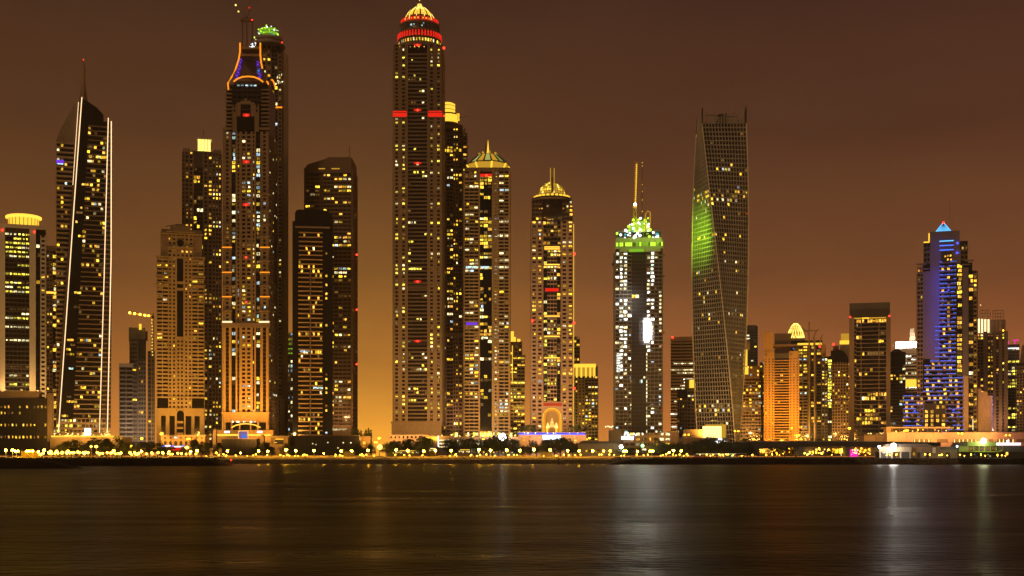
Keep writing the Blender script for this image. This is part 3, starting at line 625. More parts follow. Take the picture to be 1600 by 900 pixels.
# 10 slanted-roof tower behind
T = Thing('slant_tower', 'brown banded tower with a slanting roofline and antenna, behind the black rounded tower', 'tower', 514, 1095, 36)
T.mb('glazing', 'glass_brown').prism([(478, 712), (478, 262), (480, 258), (509, 249), (513, 246.5), (548, 246.5), (548, 712)], 1095, 36)
T.mb('attic', 'brown').prism([(477.5, 270), (477.5, 261), (480, 257), (509, 248), (513, 245.5), (549, 245.5), (549, 270)], 1094.4, 37)
for a, b_, n, l in ((477, 500, 3, .10), (500, 505, 1, .0), (505, 522, 3, .12), (522, 549, 4, .12)):
    T.zone(a, b_, 272, 680, n, 67, 'brown', .6 if n == 1 else .12, .44, .9 if n > 1 else .5, l, YEL, .5, pmat='brown')
T.sides(478, 548, 262, 690, 3, 70, 'tan', .15, .4, 1.6, .05, WRM)
for a, b_, m_ in ((498, 508, 'gold_dim'), (518, 531, 'gold_dim')): T.new('roof_light', m_).pbox(a, b_, 263, 264.6, 1095, .2, .8)
T.solid(476, 549, 664, 690, 'pink', 1.0); T.win(X(530, 1095), Z(671, 1095), 13, 1.4, 1093.9, 'win_pale'); T.mb('antenna', 'steel').ptube([(546, 246), (546, 228)], .28, 1105)  # pink wall band holds the pink-orange light at the tower's foot
for y in (398, 484, 569): T.new('beacon', 'red_lamp').ball((X(557.5, 1100), 1100, Z(y, 1100)), .9, 8)
T.done()

# 11 tallest tower with a lit ribbed dome
T = Thing('domed_tower', 'tallest tower, crowned by a yellow ribbed dome above two red rings', 'tower', 653, 1040, 38)
D = 1040
T.body(615, 690, 70, 712)
T.zone(614.5, 636, 184, 660, 2, 79, 'tan', .62, .46, .9, .15, LEM, .5); T.zone(669, 690.5, 184, 660, 2, 79, 'tan', .62, .46, .9, .14, LEM, .5)
T.zone(614.5, 636, 70, 174, 2, 17, 'brown', .62, .46, .9, .10, LEM, .8); T.zone(669, 690.5, 70, 174, 2, 17, 'brown', .62, .46, .9, .20, LEM, .8)
T.zone(637.5, 667.5, 80, 660, 7, 96, 'brown', .10, .42, .45, .045, LEM, .9, pmat='dark')
for x in (636, 667.5): T.solid(x, x + 1.5, 70, 660, 'tan', 1.4)
T.sides(615, 690, 70, 660, 3, 96, 'tan', .5, .46, .8, .07, LEM)
for a, b_ in ((614, 637), (668.5, 691)):
    T.solid(a, b_, 174, 175.2, 'red_band', 1.3, .1, 'red_band'); T.solid(a, b_, 176.6, 183.4, 'red_band', 1.1, .1, 'red_band')
    T.solid(a - .5, b_ + .5, 183.4, 185, 'brown', 1.6, .1, 'cornice'); T.solid(a, b_, 307, 308.2, 'brown', 1.4, .1, 'cornice')
for x in (625, 641, 648, 655, 663): T.win(X(x, D), Z(73.5, D), .7, .8, D - 1.2, 'win_warm')
for y in (70.5, 172, 255, 440, 533):
    T.solid(647, 658, y - 1.2, y + 1.2, 'red_band', 1.0, .1, 'beacon_shelf'); T.beacon(652.5, y, .9)
T.beacon(693.5, 75, 1.1, D + 2); T.beacon(694, 181, .7, D + 2)
for y in (442, 449): T.solid(637, 668, y, y + 2, 'brown', 1.0)
T.solid(637, 668, 548 - 14, 548 - 9, 'dark', .6)
T.lathe('drum', 'brown', 653, [(36.5, 71), (36.5, 67), (33, 66.5), (33, 54)]); T.lathe('drum', 'brown', 653, [(33, 56), (34.5, 55)])
k = D / F_PX; cx, cyy = X(653, D), D + 19
for i in range(44):
    a = 2 * PI * (i + .5) / 44; r = 33.05 * k; x, y = cx + r * math.cos(a), cyy + r * math.sin(a)
    if R.random() < .82:
        b = T.new('drum_window', R.choice(('win_lemon', 'win_pale', 'win_warm'))); h = Z(57, D) - Z(61.5, D); ux, uy = -math.sin(a) * .55, math.cos(a) * .55; ox, oy = math.cos(a) * .12, math.sin(a) * .12
        z0 = Z(61.5, D); b.hexa([(x - ux, y - uy, z0), (x + ux, y + uy, z0), (x + ux + ox, y + uy + oy, z0), (x - ux + ox, y - uy + oy, z0), (x - ux, y - uy, z0 + h), (x + ux, y + uy, z0 + h), (x + ux + ox, y + uy + oy, z0 + h), (x - ux + ox, y - uy + oy, z0 + h)])
def teeth(part, mat, r0, r1, yb, yt, n):
    b = T.new(part, mat)
    for i in range(n):
        a0, a1 = 2 * PI * i / n, 2 * PI * (i + .58) / n; am = (a0 + a1) / 2; p = []
        for r, y in ((r0, yb), (r1, yb)):
            p += [(cx + r * k * math.cos(a), cyy + r * k * math.sin(a), Z(y, D)) for a in (a0, a1)]
        q = [(cx + r * k * math.cos(am + s_ * (a1 - a0) * .30), cyy + r * k * math.sin(am + s_ * (a1 - a0) * .30), Z(yt, D)) for r in (r0, r1) for s_ in (-1, 1)]
        b.hexa([p[0], p[2], p[3], p[1], q[0], q[2], q[3], q[1]])
T.lathe('lower_ring', 'brown', 653, [(33, 54.5), (34.6, 54.2), (34.8, 49.5), (31, 49)], 44); teeth('lower_ring_light', 'red_band', 34.0, 35.4, 53.6, 45.2, 44)
T.lathe('lantern', 'glass_soft', 653, [(31.4, 49.2), (31.4, 31)], 40); T.lathe('lantern', 'brown', 653, [(31.6, 44), (32, 43.6), (32, 41.4), (31.6, 41)], 40); T.lathe('lantern', 'brown', 653, [(31.6, 31.6), (32.3, 31), (32.3, 29), (27, 28)], 40)
for i in range(40):
    a = 2 * PI * i / 40; r = 31.5 * k; T.mb('lantern_mullion', 'steel').box(cx + r * math.cos(a) - .12, cx + r * math.cos(a) + .12, cyy + r * math.sin(a) - .12, cyy + r * math.sin(a) + .12, Z(41, D), Z(31, D))
for i in range(7): T.new('lantern_light', 'win_cool').ball((cx + R.uniform(-8, 6), cyy - 15.9, Z(R.uniform(33, 39), D)), R.uniform(.3, .8), 6)
T.lathe('upper_ring', 'brown', 653, [(27, 29), (29.2, 28.6), (29.4, 26), (25, 25.6)], 44); teeth('upper_ring_light', 'red_band', 28.6, 29.9, 28.2, 21.5, 40)
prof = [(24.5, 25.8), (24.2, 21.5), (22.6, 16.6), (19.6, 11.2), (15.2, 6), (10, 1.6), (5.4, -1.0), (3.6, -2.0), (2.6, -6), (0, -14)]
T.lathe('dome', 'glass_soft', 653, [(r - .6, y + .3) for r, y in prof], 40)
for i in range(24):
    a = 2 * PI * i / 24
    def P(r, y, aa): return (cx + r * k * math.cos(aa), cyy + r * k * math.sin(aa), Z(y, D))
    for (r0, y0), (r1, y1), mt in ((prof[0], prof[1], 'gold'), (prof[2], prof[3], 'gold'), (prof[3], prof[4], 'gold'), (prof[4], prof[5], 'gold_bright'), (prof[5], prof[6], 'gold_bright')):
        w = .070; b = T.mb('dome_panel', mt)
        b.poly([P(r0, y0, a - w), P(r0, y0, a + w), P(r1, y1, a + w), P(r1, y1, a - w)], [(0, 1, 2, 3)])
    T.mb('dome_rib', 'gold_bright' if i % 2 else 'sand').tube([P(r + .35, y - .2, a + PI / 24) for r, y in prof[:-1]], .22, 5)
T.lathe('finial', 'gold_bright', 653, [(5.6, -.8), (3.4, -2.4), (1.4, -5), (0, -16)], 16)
T.solid(612, 690, 660, 700, 'tan', 1.6); T.solid(611, 691, 658.6, 661, 'tan', 2.4, .2, 'cornice')
T.zone(616, 690, 664, 682, 10, 2, 'tan', .55, .5, 1.9, .30, LEM); T.done()
T = Thing('stone_podium', 'low salmon stone podium with small windows at the foot of the tallest domed tower', 'building', 635, 1004, 22)
T.body(608, 666, 681, 712, 'glass'); T.zone(608, 666, 681, 706, 9, 3, 'pink', .6, .55, .5, .05, WRM); T.solid(606, 668, 679.4, 681.6, 'pink', 1.2, 20, 'cornice'); T.done()

# 12 tower with a lit drum behind
T = Thing('drum_tower', 'tower with a glowing yellow round drum, half hidden behind the tallest domed tower', 'tower', 708, 1110, 30)
T.body(691, 723, 196, 712); T.body(722, 730, 208, 712, D=1118, depth=20, mat='glass')
T.zone(690, 698, 205, 690, 1, 82, 'brown', .5, .4, .5, .06, YEL); T.zone(698, 708, 205, 690, 2, 82, 'brown', .16, .42, .6, .15, YEL, .6); T.zone(708, 716, 200, 690, 2, 82, 'tan', .42, .42, .6, .14, YEL); T.zone(716, 723, 200, 690, 1, 82, 'brown', .4, .42, .6, .12, YEL)
T.zone(722, 730, 210, 690, 1, 80, 'brown', .3, .45, 1.0, .08, YEL, D=1118); T.sides(691, 723, 205, 690, 3, 82, 'brown')
for x in (695, 700, 704.5, 711, 719): T.win(X(x, 1110), Z(235, 1110), 1.9, 2.2, 1109.3, 'win_yellow')
T.solid(690, 724, 520, 526, 'tan', 1.0); T.mb('fin', 'sand').prism([(721, 210), (727, 198), (727, 210)], 1110, 1); T.solid(694, 722, 195, 201, 'brown', .4, 24, 'parapet')
T.lathe('drum', 'gold', 698, [(16, 187), (16, 173.4)]); T.lathe('drum', 'gold', 698, [(12, 173), (12, 156), (8, 154), (0, 153)]); T.lathe('drum_cornice', 'sand', 698, [(17, 174), (17, 172), (13, 171.6)]); T.lathe('roof', 'charcoal', 698, [(24, 196), (24, 191), (18, 188), (17, 186.6)])  # drum glows by its own material in place of floodlight
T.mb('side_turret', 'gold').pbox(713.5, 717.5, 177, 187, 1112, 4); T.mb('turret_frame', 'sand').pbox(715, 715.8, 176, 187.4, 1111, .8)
for y in (160, 166): T.lathe('drum_band', 'sand', 698, [(12.2, y), (12.2, y - .8)])
T.mb('antenna', 'steel').ptube([(717, 184), (732, 182)], .2, 1112); T.done()

# 13 octagonal lit crown tower
T = Thing('octagon_tower', 'banded apartment tower with a glowing octagonal roof crown and short spire', 'tower', 762, 1050, 30)
T.body(726, 796, 264, 712)
T.zone(726, 748, 268, 690, 3, 77, 'sand', .10, .40, 1.1, .16, PAL, .6, merge=.25); T.zone(749.5, 768.5, 268, 690, 3, 77, 'glass', .05, .12, .1, .24, YEL, .5, part='side_glazing')
T.zone(771, 796, 268, 690, 3, 77, 'sand', .14, .40, 1.1, .13, PAL, .7, merge=.25); T.zone(771, 778, 264, 690, 1, 77, 'sand', .55, .40, 1.2, .34, PAL)
for x in (747.5, 768.5): T.solid(x, x + 2.6, 264, 690, 'sand', 1.5, .1, 'pier')
T.sides(726, 796, 268, 690, 3, 77, 'sand', .14, .4, 1.0, .1, YEL); T.mb('corner_column', 'orange_lit_stone').pbox(794.5, 797, 266, 690, 1050, 2, 1.8)
T.solid(726, 796, 262, 268, 'brown', .8, 30, 'parapet'); T.solid(748, 772, 272, 276, 'red_band', 1.0, .1, 'beacon_shelf'); T.solid(744, 750, 268, 286, 'tan', 1.6); T.solid(769, 775, 268, 286, 'tan', 1.6); T.beacon(760, 274, 1.0)
T.new('light_strip', 'purple_light').pbox(728, 746, 504, 508, 1050, .1, 1.3); T.win(X(737, 1050), Z(418, 1050), 9.5, 1.8, 1048.8, 'win_cool'); T.win(X(758, 1050), Z(418, 1050), 7, 1.8, 1048.8, 'win_cool')
T.lathe('crown', 'gold_dim', 762, [(27, 262), (27.6, 257), (33, 252.5)], 8, smooth=False, a0=PI / 8); T.lathe('crown_roof', 'glass_soft', 762, [(33, 252.2), (24, 244), (14, 236), (8, 234)], 16, smooth=False, a0=PI / 16)  # crown faces emit, standing in for floodlight on them
k = 1050 / F_PX; cx, cyy = X(762, 1050), 1065
for i in range(16):
    a = 2 * PI * i / 16 + PI / 16
    def P(r, y, aa): return (cx + r * k * math.cos(aa), cyy + r * k * math.sin(aa), Z(y, 1050))
    T.mb('crown_rib', 'charcoal').tube([P(33.6, 252, a), P(24.4, 243.6, a), P(14.4, 235.4, a)], .42, 5)
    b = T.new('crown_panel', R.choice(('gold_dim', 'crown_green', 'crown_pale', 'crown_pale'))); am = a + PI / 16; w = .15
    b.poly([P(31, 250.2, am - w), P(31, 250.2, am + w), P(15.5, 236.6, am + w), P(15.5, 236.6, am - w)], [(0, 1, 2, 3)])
    if i % 2 == 0: T.new('crown_post', 'gold').tube([P(28.6, 262, a), P(34, 252.6, a)], .8, 4); T.new('crown_vent', 'gold_dim').box(*[v for c_ in (P(14, 233, a)[0], P(14, 233, a)[1]) for v in (c_ - .8, c_ + .8)], Z(237, 1050), Z(233, 1050))
T.lathe('spire', 'gold', 762, [(2.6, 236), (1.4, 226), (.5, 214), (0, 211)], 8); T.mb('spire_post', 'charcoal').pbox(758, 759.4, 226, 238, 1056, 1)
for i in range(30): T.new('terrace_light', R.choice(('win_lemon', 'win_pale', 'fairy'))).pbox(*(lambda x: (x, x + R.uniform(1.5, 4)))(R.uniform(698, 800)), 676, R.uniform(679.5, 682.5), 1050, .1, 1.4)
T.done()
T = Thing('shopping_terrace', 'long two-storey terrace building with a lit ground floor under the octagon-crowned tower', 'building', 748, 1003, 26)
T.body(688, 812, 684, 712, 'glass_brown'); T.solid(686, 812, 682.4, 687.6, 'brown', 1.0, 26, 'parapet'); T.zone(690, 812, 687.6, 712, 16, 2, 'charcoal', .2, .3, .5, .30, [('win_pale', 4), ('win_warm', 2)])
for i in range(26): T.new('planter_lamp', 'fairy').ball((X(R.uniform(690, 808), 1003), 1001.8, Z(R.uniform(679.5, 682.5), 1003)), R.uniform(.25, .55), 6)
T.done()
T = Thing('kiosk_block', 'small square block with three stacked light strips and a bright vertical edge', 'building', 677, 990, 14)
T.body(665, 708, 681, 712, 'brown', 'wall', depth=14)
for y in (687, 692.2, 697.2): T.new('light_strip', 'warm_sign').pbox(686.5, 701.5, y, y + 1.9, 990, .1, .3)
T.new('edge_light', 'white_sign').pbox(684.2, 685.6, 681, 698, 990, .1, .4); T.solid(665, 684, 683, 690, 'green_paint', .2); T.done()
# 14 small stepped tower
T = Thing('apartment_tower', 'small stepped apartment tower with a yellow-lit pinnacle between the octagon-crowned and pink arched towers', 'tower', 808, 1150, 22)
T.body(796, 820, 556, 712); T.body(796, 816, 534, 556, depth=18)
T.zone(796, 820, 558, 690, 4, 24, 'sand', .14, .45, 1.2, .40, WRM + [('win_lemon', 4)]); T.zone(796, 816, 534, 556, 3, 4, 'sand', .5, .45, .8, .3, YEL)
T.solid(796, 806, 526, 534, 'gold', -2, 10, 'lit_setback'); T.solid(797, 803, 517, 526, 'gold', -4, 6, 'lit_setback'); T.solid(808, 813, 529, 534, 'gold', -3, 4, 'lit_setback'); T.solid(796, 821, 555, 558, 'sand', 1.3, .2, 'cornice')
T.solid(800, 801, 540, 600, 'gold', 1.5, .2, 'light_strip'); T.done()

# 15 pink arched tower
T = Thing('arched_tower', 'pink hotel tower with a lit glass dome and a glowing arch at its foot', 'tower', 863, 1050, 28)
D = 1050
T.body(830, 896, 344, 712); T.lathe('upper_drum', 'glass_brown', 863, [(31.5, 346), (31.5, 306), (27, 306)], 24, a0=PI / 24); T.lathe('upper_drum_band', 'tan', 863, [(32.2, 311), (32.2, 308), (28, 306.4)], 24, a0=PI / 24)
T.body(831, 895, 314, 346, depth=24, mat='glass_brown')
for a, b_ in ((830, 848), (877, 896)):
    T.zone(a, b_, 346, 632, 2, 46, 'pink', .42, .5, .7, .20, YEL, .3); T.zone(a, b_, 632, 690, 2, 9, 'pink', .45, .5, .7, .10, YEL)
    T.zone(a + 2, b_ - 1, 314, 346, 3, 5, 'brown', .2, .4, .5, .18, YEL)
T.zone(848, 877, 346, 390, 5, 7, 'brown', .12, .25, .2, .12, WRM); T.zone(849, 855, 390, 628, 1, 39, 'dark', .14, .2, .2, .32, LEM); T.zone(870, 876, 390, 628, 1, 39, 'dark', .14, .2, .2, .25, WRM)
T.zone(855, 870, 390, 628, 3, 39, 'pink', .16, .34, .5, .20, LEM, .6)
for x in (847.5, 876): T.solid(x, x + 1.6, 346, 632, 'pink', 1.0)
for i, x in enumerate((843, 847, 853, 857, 861, 866, 870, 875, 880)): T.win(X(x, D), Z(325 + abs(i - 4) * .3, D), 1.0, 1.0, D - .7, R.choice(('win_pale', 'win_warm')))
for y in (386, 389, 413.5, 494, 525.5, 559): T.new('ledge_light', 'yellow_strip').pbox(850.5, 874.5, y - .7, y + .9, D, .1, 1.3); T.solid(849, 876, y + 1.2, y + 2.6, 'pink', 1.2, .1, 'ledge')
T.solid(847, 877, 449, 458, 'dark', .7); T.new('red_panel', 'red_band').pbox(852, 873, 450.5, 455.5, D, .1, 1.0)
for x, y in ((897.5, 397), (832, 501.5), (897, 505), (897.5, 607)): T.new('beacon', 'red_lamp').ball((X(x, D), D - 1.2, Z(y, D)), 1.05, 8)
T.new('edge_light', 'gold').pbox(896, 896.8, 350, 690, D, .6, .3); T.sides(830, 895, 346, 690, 3, 56, 'pink', .45, .5, .5)
# dome
T.lathe('dome_base', 'tan', 863, [(27.5, 308), (27.5, 307)], 24)
for i in range(24):
    a = 2 * PI * i / 24; k = D / F_PX; cx, cyy = X(863, D), D + 14; r = 26.4 * k
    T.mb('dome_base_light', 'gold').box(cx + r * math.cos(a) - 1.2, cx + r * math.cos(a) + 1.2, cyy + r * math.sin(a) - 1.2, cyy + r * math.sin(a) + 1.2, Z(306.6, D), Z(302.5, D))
T.lathe('dome_base', 'tan', 863, [(26.4, 302.4), (26.8, 301.6), (22, 300)], 24)
dp = [(21.6 * math.cos(u), 300 - 21.5 * math.sin(u)) for u in [i * PI / 2 / 8 for i in range(9)]]
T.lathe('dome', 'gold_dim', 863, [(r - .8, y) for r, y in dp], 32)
def P(r, y, aa): return (cx + r * k * math.cos(aa), cyy + r * k * math.sin(aa), Z(y, D))
for i in range(28): T.mb('dome_rib', 'brown').tube([P(r, y, 2 * PI * i / 28) for r, y in dp[:-1]], .16, 4)
for j in range(0, 8):
    r, y = dp[j]; T.mb('dome_rib', 'brown').tube([P(r, y, 2 * PI * q / 32) for q in range(33)], .16, 4)
    for i in range(28):
        if R.random() < .5:
            a = 2 * PI * (i + .5) / 28; r1, y1 = dp[j + 1]; w = .085
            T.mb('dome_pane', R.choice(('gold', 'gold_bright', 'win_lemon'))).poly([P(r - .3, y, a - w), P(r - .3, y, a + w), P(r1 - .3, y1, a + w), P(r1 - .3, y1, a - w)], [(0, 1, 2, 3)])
T.mb('dome_spine', 'brown').pbox(861.2, 865, 276, 300, D + 2.4, 1)
for x in (860.2, 866): T.new('mast', 'gold_dim').pbox(x - .6, x + .6, 262.5, 300, D + 3, .8)
# foot: arch of light
T.solid(846, 880, 628, 690, 'pink', .9); T.new('red_glow_panel', 'red_paint').pbox(849, 878, 630, 634.5, D, .1, 1.1)  # red glow on the wall put in as a red-painted panel
def arch(x, w, yb, ys, n=14): return [(x - w, yb), (x - w, ys)] + [(x - w * math.cos(i * PI / n), ys - w * math.sin(i * PI / n)) for i in range(1, n)] + [(x + w, ys), (x + w, yb)]
T.mb('arch_recess', 'sand').prism(arch(862.5, 13, 682, 652), D - 1.05, .5)
for w, m_ in ((14, 'gold'), (11.6, 'orange_tube'), (10.3, 'gold_dim')): T.new('arch_light', m_).ptube(arch(862.5, w, 680, 652), .36, D - 1.5)
def fairy_tree(x, yb, h, wd):
    b = T.new('light_tree', 'fairy')
    for r_ in range(7):
        n = 1 + r_
        for q in range(n): b.ball((X(x + (q - (n - 1) / 2) * wd / 6, D), D - 1.7 + .3 * (q % 2), Z(yb - h * (1 - r_ / 6.5), D)), .28, 6)
fairy_tree(862.5, 668, 14, 8); fairy_tree(855.8, 669, 8, 5); fairy_tree(869.2, 669, 8, 5)
for x in (855, 869.5): T.new('uplight', 'gold').prism([(x - .8, 681), (x - 1.8, 669), (x + 1.8, 669), (x + .8, 681)], D - 1.6, .4)
T.done()
T = Thing('hotel_podium', 'low pink podium with a bright blue roof-edge line and a blazing white sign panel', 'building', 863, 1012, 30)
T.body(812, 916, 679, 712, 'pink', 'wall'); T.new('blue_line', 'blue_light').pbox(811, 914, 676.4, 679, 1012, .3, .8); T.solid(810, 916, 675.4, 676.4, 'tan', .9, .5, 'cornice')
for i in range(9): T.new('blue_sparkle', 'white_sign').ball((X(R.uniform(815, 912), 1012), 1011, Z(676.8, 1012)), R.uniform(.3, .5), 6)
T.new('sign_panel', 'white_sign').pbox(848, 876.5, 679.8, 687.6, 1012, .2, .6)
for x, y in ((819, 682.5), (828, 682.5), (818, 688), (821, 688), (827, 688), (889, 688), (899, 688), (843, 683), (890, 683), (898, 683)): T.win(X(x, 1012), Z(y, 1012), 1.4, .9, 1011.9, 'win_warm')
T.done()
# 16
T = Thing('apartment_tower', 'short cream apartment tower with a yellow glowing top, right of the pink arched tower', 'tower', 915, 1120, 24)
T.body(898, 934, 572, 712); T.zone(898, 914, 590, 690, 3, 20, 'sand', .55, .5, .5, .10, YEL); T.zone(914, 934, 588, 690, 4, 20, 'tan', .25, .42, 1.1, .14, YEL)
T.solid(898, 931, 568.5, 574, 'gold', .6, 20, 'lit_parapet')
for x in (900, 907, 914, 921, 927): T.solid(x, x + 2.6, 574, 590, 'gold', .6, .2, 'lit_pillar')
T.solid(898, 931, 574, 588, 'gold_dim', .2, .1, 'lit_wall'); T.sides(898, 934, 590, 690, 3, 20, 'tan'); T.done()  # parapet, pillars and wall emit instead of being floodlit
T = Thing('apartment_tower', 'narrow banded tower peeping out between the pink arched tower and the yellow-topped block', 'tower', 901, 1180, 20)
T.body(890, 906, 526, 712); T.zone(890, 906, 526, 690, 3, 29, 'tan', .12, .42, 1.0, .16, WRM); T.done()

# 17 floodlit construction tower
T = Thing('construction_tower', 'dark unfinished tower with open floors, white work lights and a green-lit top deck', 'building site', 998, 1045, 32)
D = 1045
T.body(962, 1034, 392, 712, 'dark', 'core'); T.body(964, 1032, 366, 392, 'charcoal', 'core', depth=28)
T.zone(961, 987, 394, 690, 4, 49, 'grey', .14, .26, 1.0, 0); T.zone(987, 1010, 394, 690, 4, 49, 'slate', .06, .14, .4, .012, PAL); T.zone(1010, 1035, 394, 690, 4, 49, 'grey', .14, .26, 1.0, 0)
T.sides(962, 1034, 394, 690, 5, 49, 'concrete', .14, .26, .9)
fh = (690 - 394) / 49
for f in range(49):
    y = 394 + f * fh + fh * .42
    for c in range(4):
        pl_ = (.92 if c in (1, 2) else .3) if f < 27 and c < 3 else (.45 if f < 34 and c in (1, 2) else .03)
        if (f in (10, 11, 18)): pl_ *= .4
        if R.random() < pl_: T.win(X(961 + (c + .5) * 6.5 + R.uniform(-.6, .6), D), Z(y + R.uniform(-.4, .4), D), R.uniform(1.4, 3.0), R.uniform(1.2, 2.2), D - .3, pick(WHT))
        if c in (0, 1) and R.random() < (.8 if f < 14 else (.35 if f < 24 else .07)): T.win(X(1010 + (c + .5) * 6.2 + R.uniform(-.6, .6), D), Z(y, D), R.uniform(1.4, 2.8), R.uniform(1.2, 2.1), D - .3, pick(WHT))
        if R.random() < .30: T.win(X(961 + (c + .5) * 6.5 + R.uniform(-1, 1), D), Z(y, D), R.uniform(.8, 2.4), R.uniform(.8, 1.7), D - .2, R.choice(('win_dim', 'win_dim', 'win_pale', 'win_cool')))
        if R.random() < .30: T.win(X(1010 + (c + .5) * 6.2 + R.uniform(-1, 1), D), Z(y, D), R.uniform(.8, 2.4), R.uniform(.8, 1.7), D - .2, R.choice(('win_dim', 'win_dim', 'win_pale', 'win_cool')))
        if c == 3 and R.random() < (.6 if 9 < f < 25 else .06): T.win(X(1010 + (c + .5) * 6.2, D), Z(y, D), 1.6, 1.6, D - .3, 'win_pale')
    if f > 22 and R.random() < .75: T.win(X(1010.5, D), Z(y, D), .8, 2.0, D - 1.1, 'win_pale')
    if f > 26 and R.random() < .5: T.win(X(985.5, D), Z(y, D), .8, 1.6, D - 1.1, 'win_dim' if R.random() < .5 else 'win_pale')
    for x in (961, 1035):
        if R.random() < .5: T.new('edge_screen', 'steel').pbox(x - .9, x + .9, y - 1.2, y + 1.6, D - 1, 8)
T.new('flood_panel', 'flood_white').pbox(1007, 1014, 499, 534, D, .3, 1.6); T.new('flood_panel', 'flood_white').pbox(1014.2, 1017.5, 505, 530, D, .3, 1.4)
T.new('flood_panel', 'win_white').pbox(963.5, 969.5, 552, 582, D, .3, 1.5)
for i in range(8): T.mb('panel_bar', 'concrete').pbox(963, 970, 553 + i * 4, 554 + i * 4, D, .2, 1.9)
T.solid(968, 1032, 388, 394, 'concrete', 2.4, 30, 'deck'); T.solid(961, 1036, 376, 389, 'concrete', 2.0, 30, 'deck')
for i in range(26):
    x = 963 + i * 2.8; T.mb('deck_screen', R.choice(('lime_dim', 'lime', 'lime', 'lime_dim', 'green_paint', 'charcoal'))).pbox(x, x + 2.2, 379.5, 385, D, .2, 2.3)  # screens glow lime themselves, for the green light on the deck
T.mb('deck_screen', 'lime_dim').pbox(983, 1006, 389.6, 394, D, .2, 2.7); T.solid(962, 1034, 371.5, 376, 'concrete', 2.2, 28, 'deck')
T.solid(961, 1034, 361, 363, 'concrete', 2.0, 28, 'deck')
for x in range(963, 1034, 6): T.solid(x, x + .9, 357, 372, 'steel', 1.8, .5, 'deck_post')
for i in range(26): T.new('work_lamp', R.choice(('white_sign', 'win_white', 'white_sign', 'teal_light', 'lime'))).ball((X(R.uniform(963, 1033), D), D - 2.4, Z(R.uniform(360, 372), D)), R.uniform(.5, 1.5), 8)
T.mb('plant_room', 'green_paint').pbox(985, 1012, 345, 362, D + 10, 10); T.mb('plant_room', 'green_paint').pbox(980, 990, 352, 362, D + 8, 8)  # green light at the crane base put into the paint
for i in range(34): T.new('work_lamp', R.choice(('lime', 'lime', 'gold', 'lime', 'white_sign'))).ball((X(R.uniform(980, 1014), D), D + 7.5, Z(R.uniform(338, 362), D)), R.uniform(.5, 1.5), 8)
T.mb('pipe_arch', 'gold_dim').ptube([(1008, 362), (1007, 346), (1008, 334), (1011, 330), (1015, 332), (1015, 345), (1014, 360)], .5, D + 5)
T.mb('hoist_mast', 'steel').pbox(957.4, 959.6, 395, 712, D + 4, 2)
for y in range(400, 690, 24): T.mb('hoist_mast', 'steel').pbox(959, 963, y, y + .8, D + 4.6, .6)
T.mb('hoist_cage', 'charcoal').pbox(955, 958, 410, 414, D + 3, 3)
for x, y in ((1034, 398), (1034, 431), (1034, 519)): T.new('loading_platform', 'steel').pbox(x, x + 5, y, y + 1.2, D - 1, 5)
for y in (520, 540, 607, 640): T.new('beacon', 'red_band').ball((X(1034, D), D - 1.4, Z(y, D)), .45, 6)
T.done()
crane('tower_crane', 'yellow-lit luffing crane with a white lamp, left one of two on the construction tower', [(992, 360), (992, 318)], [((992, 320), (994.5, 252))],
      [(992.2, 320, 'white_lamp', 1.0), (991.5, 350, 'gold_bright', .8)] + [(992.6 + (320 - y) * .03, y, 'gold', .62) for y in range(258, 318, 3)], 1056, 'yellow_paint', r=.95)
crane('tower_crane', 'dark luffing crane dotted with small lamps, right one of two on the construction tower', [(1003, 360), (1003, 338)], [((1003, 338), (1003.5, 253))],
      [(1003.3, y, 'gold', .4) for y in (255, 260, 289, 300, 313, 331)] + [(1003, 350, 'gold_bright', .8)], 1058, 'brown', r=.5)
T = Thing('parking_deck', 'three-level open parking deck with lit openings and a white sign at the construction tower foot', 'car park', 1012, 1000, 26)
T.body(974, 1048, 678, 712, 'dark', 'core'); T.zone(974, 1048, 676, 708, 8, 4, 'tan', .22, .45, 1.0, .85, [('win_pale', 3), ('win_warm', 3), ('win_yellow', 2), ('win_dim', 2)], 0)
T.new('sign_panel', 'white_sign').pbox(971, 990, 681.6, 687, 998, .3, .6); T.solid(954, 972, 672, 712, 'charcoal', 1.5, 20, 'stair_block'); T.solid(1047, 1060, 674, 712, 'brown', 1.6, 20, 'stair_block')
for i in range(14): T.new('roof_lamp', R.choice(('warm_sign', 'white_sign'))).ball((X(R.uniform(973, 1005), 1000), 999, Z(R.uniform(676, 680), 1000)), R.uniform(.4, .9), 6)
T.done()

# 18 twisted tower: each floor is turned a little against the one below
T = Thing('twisted_tower', 'tall tower twisting a quarter turn from foot to top, washed green on its left face', 'tower', 1124, 1040, 0)
D = 1040; k = D / F_PX; NF = 74; y_t, y_b = 190.0, 700.0; cyy = D + 24; k = (D + 24) / F_PX
def tw(u):   # u 0 foot .. 1 top: half diagonal, angle, centre
    th = rad(75 - 76 * u); s_ = (57 + 2 * u + 8 * u * u) * k; cx_ = X(1123 + 3.5 * u, D + 24); return s_, th, cx_
def corner(u, i, off=0.0):
    s_, th, cx_ = tw(u); s_ += 2 * off; h = s_ / 2; a, b_ = [(-h, -h), (h, -h), (h, h), (-h, h)][i % 4]
    c_, sn = math.cos(th), math.sin(th); return Vector((cx_ + a * c_ - b_ * sn, cyy + a * sn + b_ * c_, Z(y_b + (y_t - y_b) * u, D)))
core = T.mb('glazing', 'glass'); pts = [corner(f / NF, i, -.55) for f in range(NF + 1) for i in range(4)]
core.poly(pts, [(f * 4 + i, f * 4 + (i + 1) % 4, f * 4 + 4 + (i + 1) % 4, f * 4 + 4 + i) for f in range(NF) for i in range(4)] + [(NF * 4, NF * 4 + 1, NF * 4 + 2, NF * 4 + 3)])
wl = T.mb('wall', 'concrete'); NC = 14
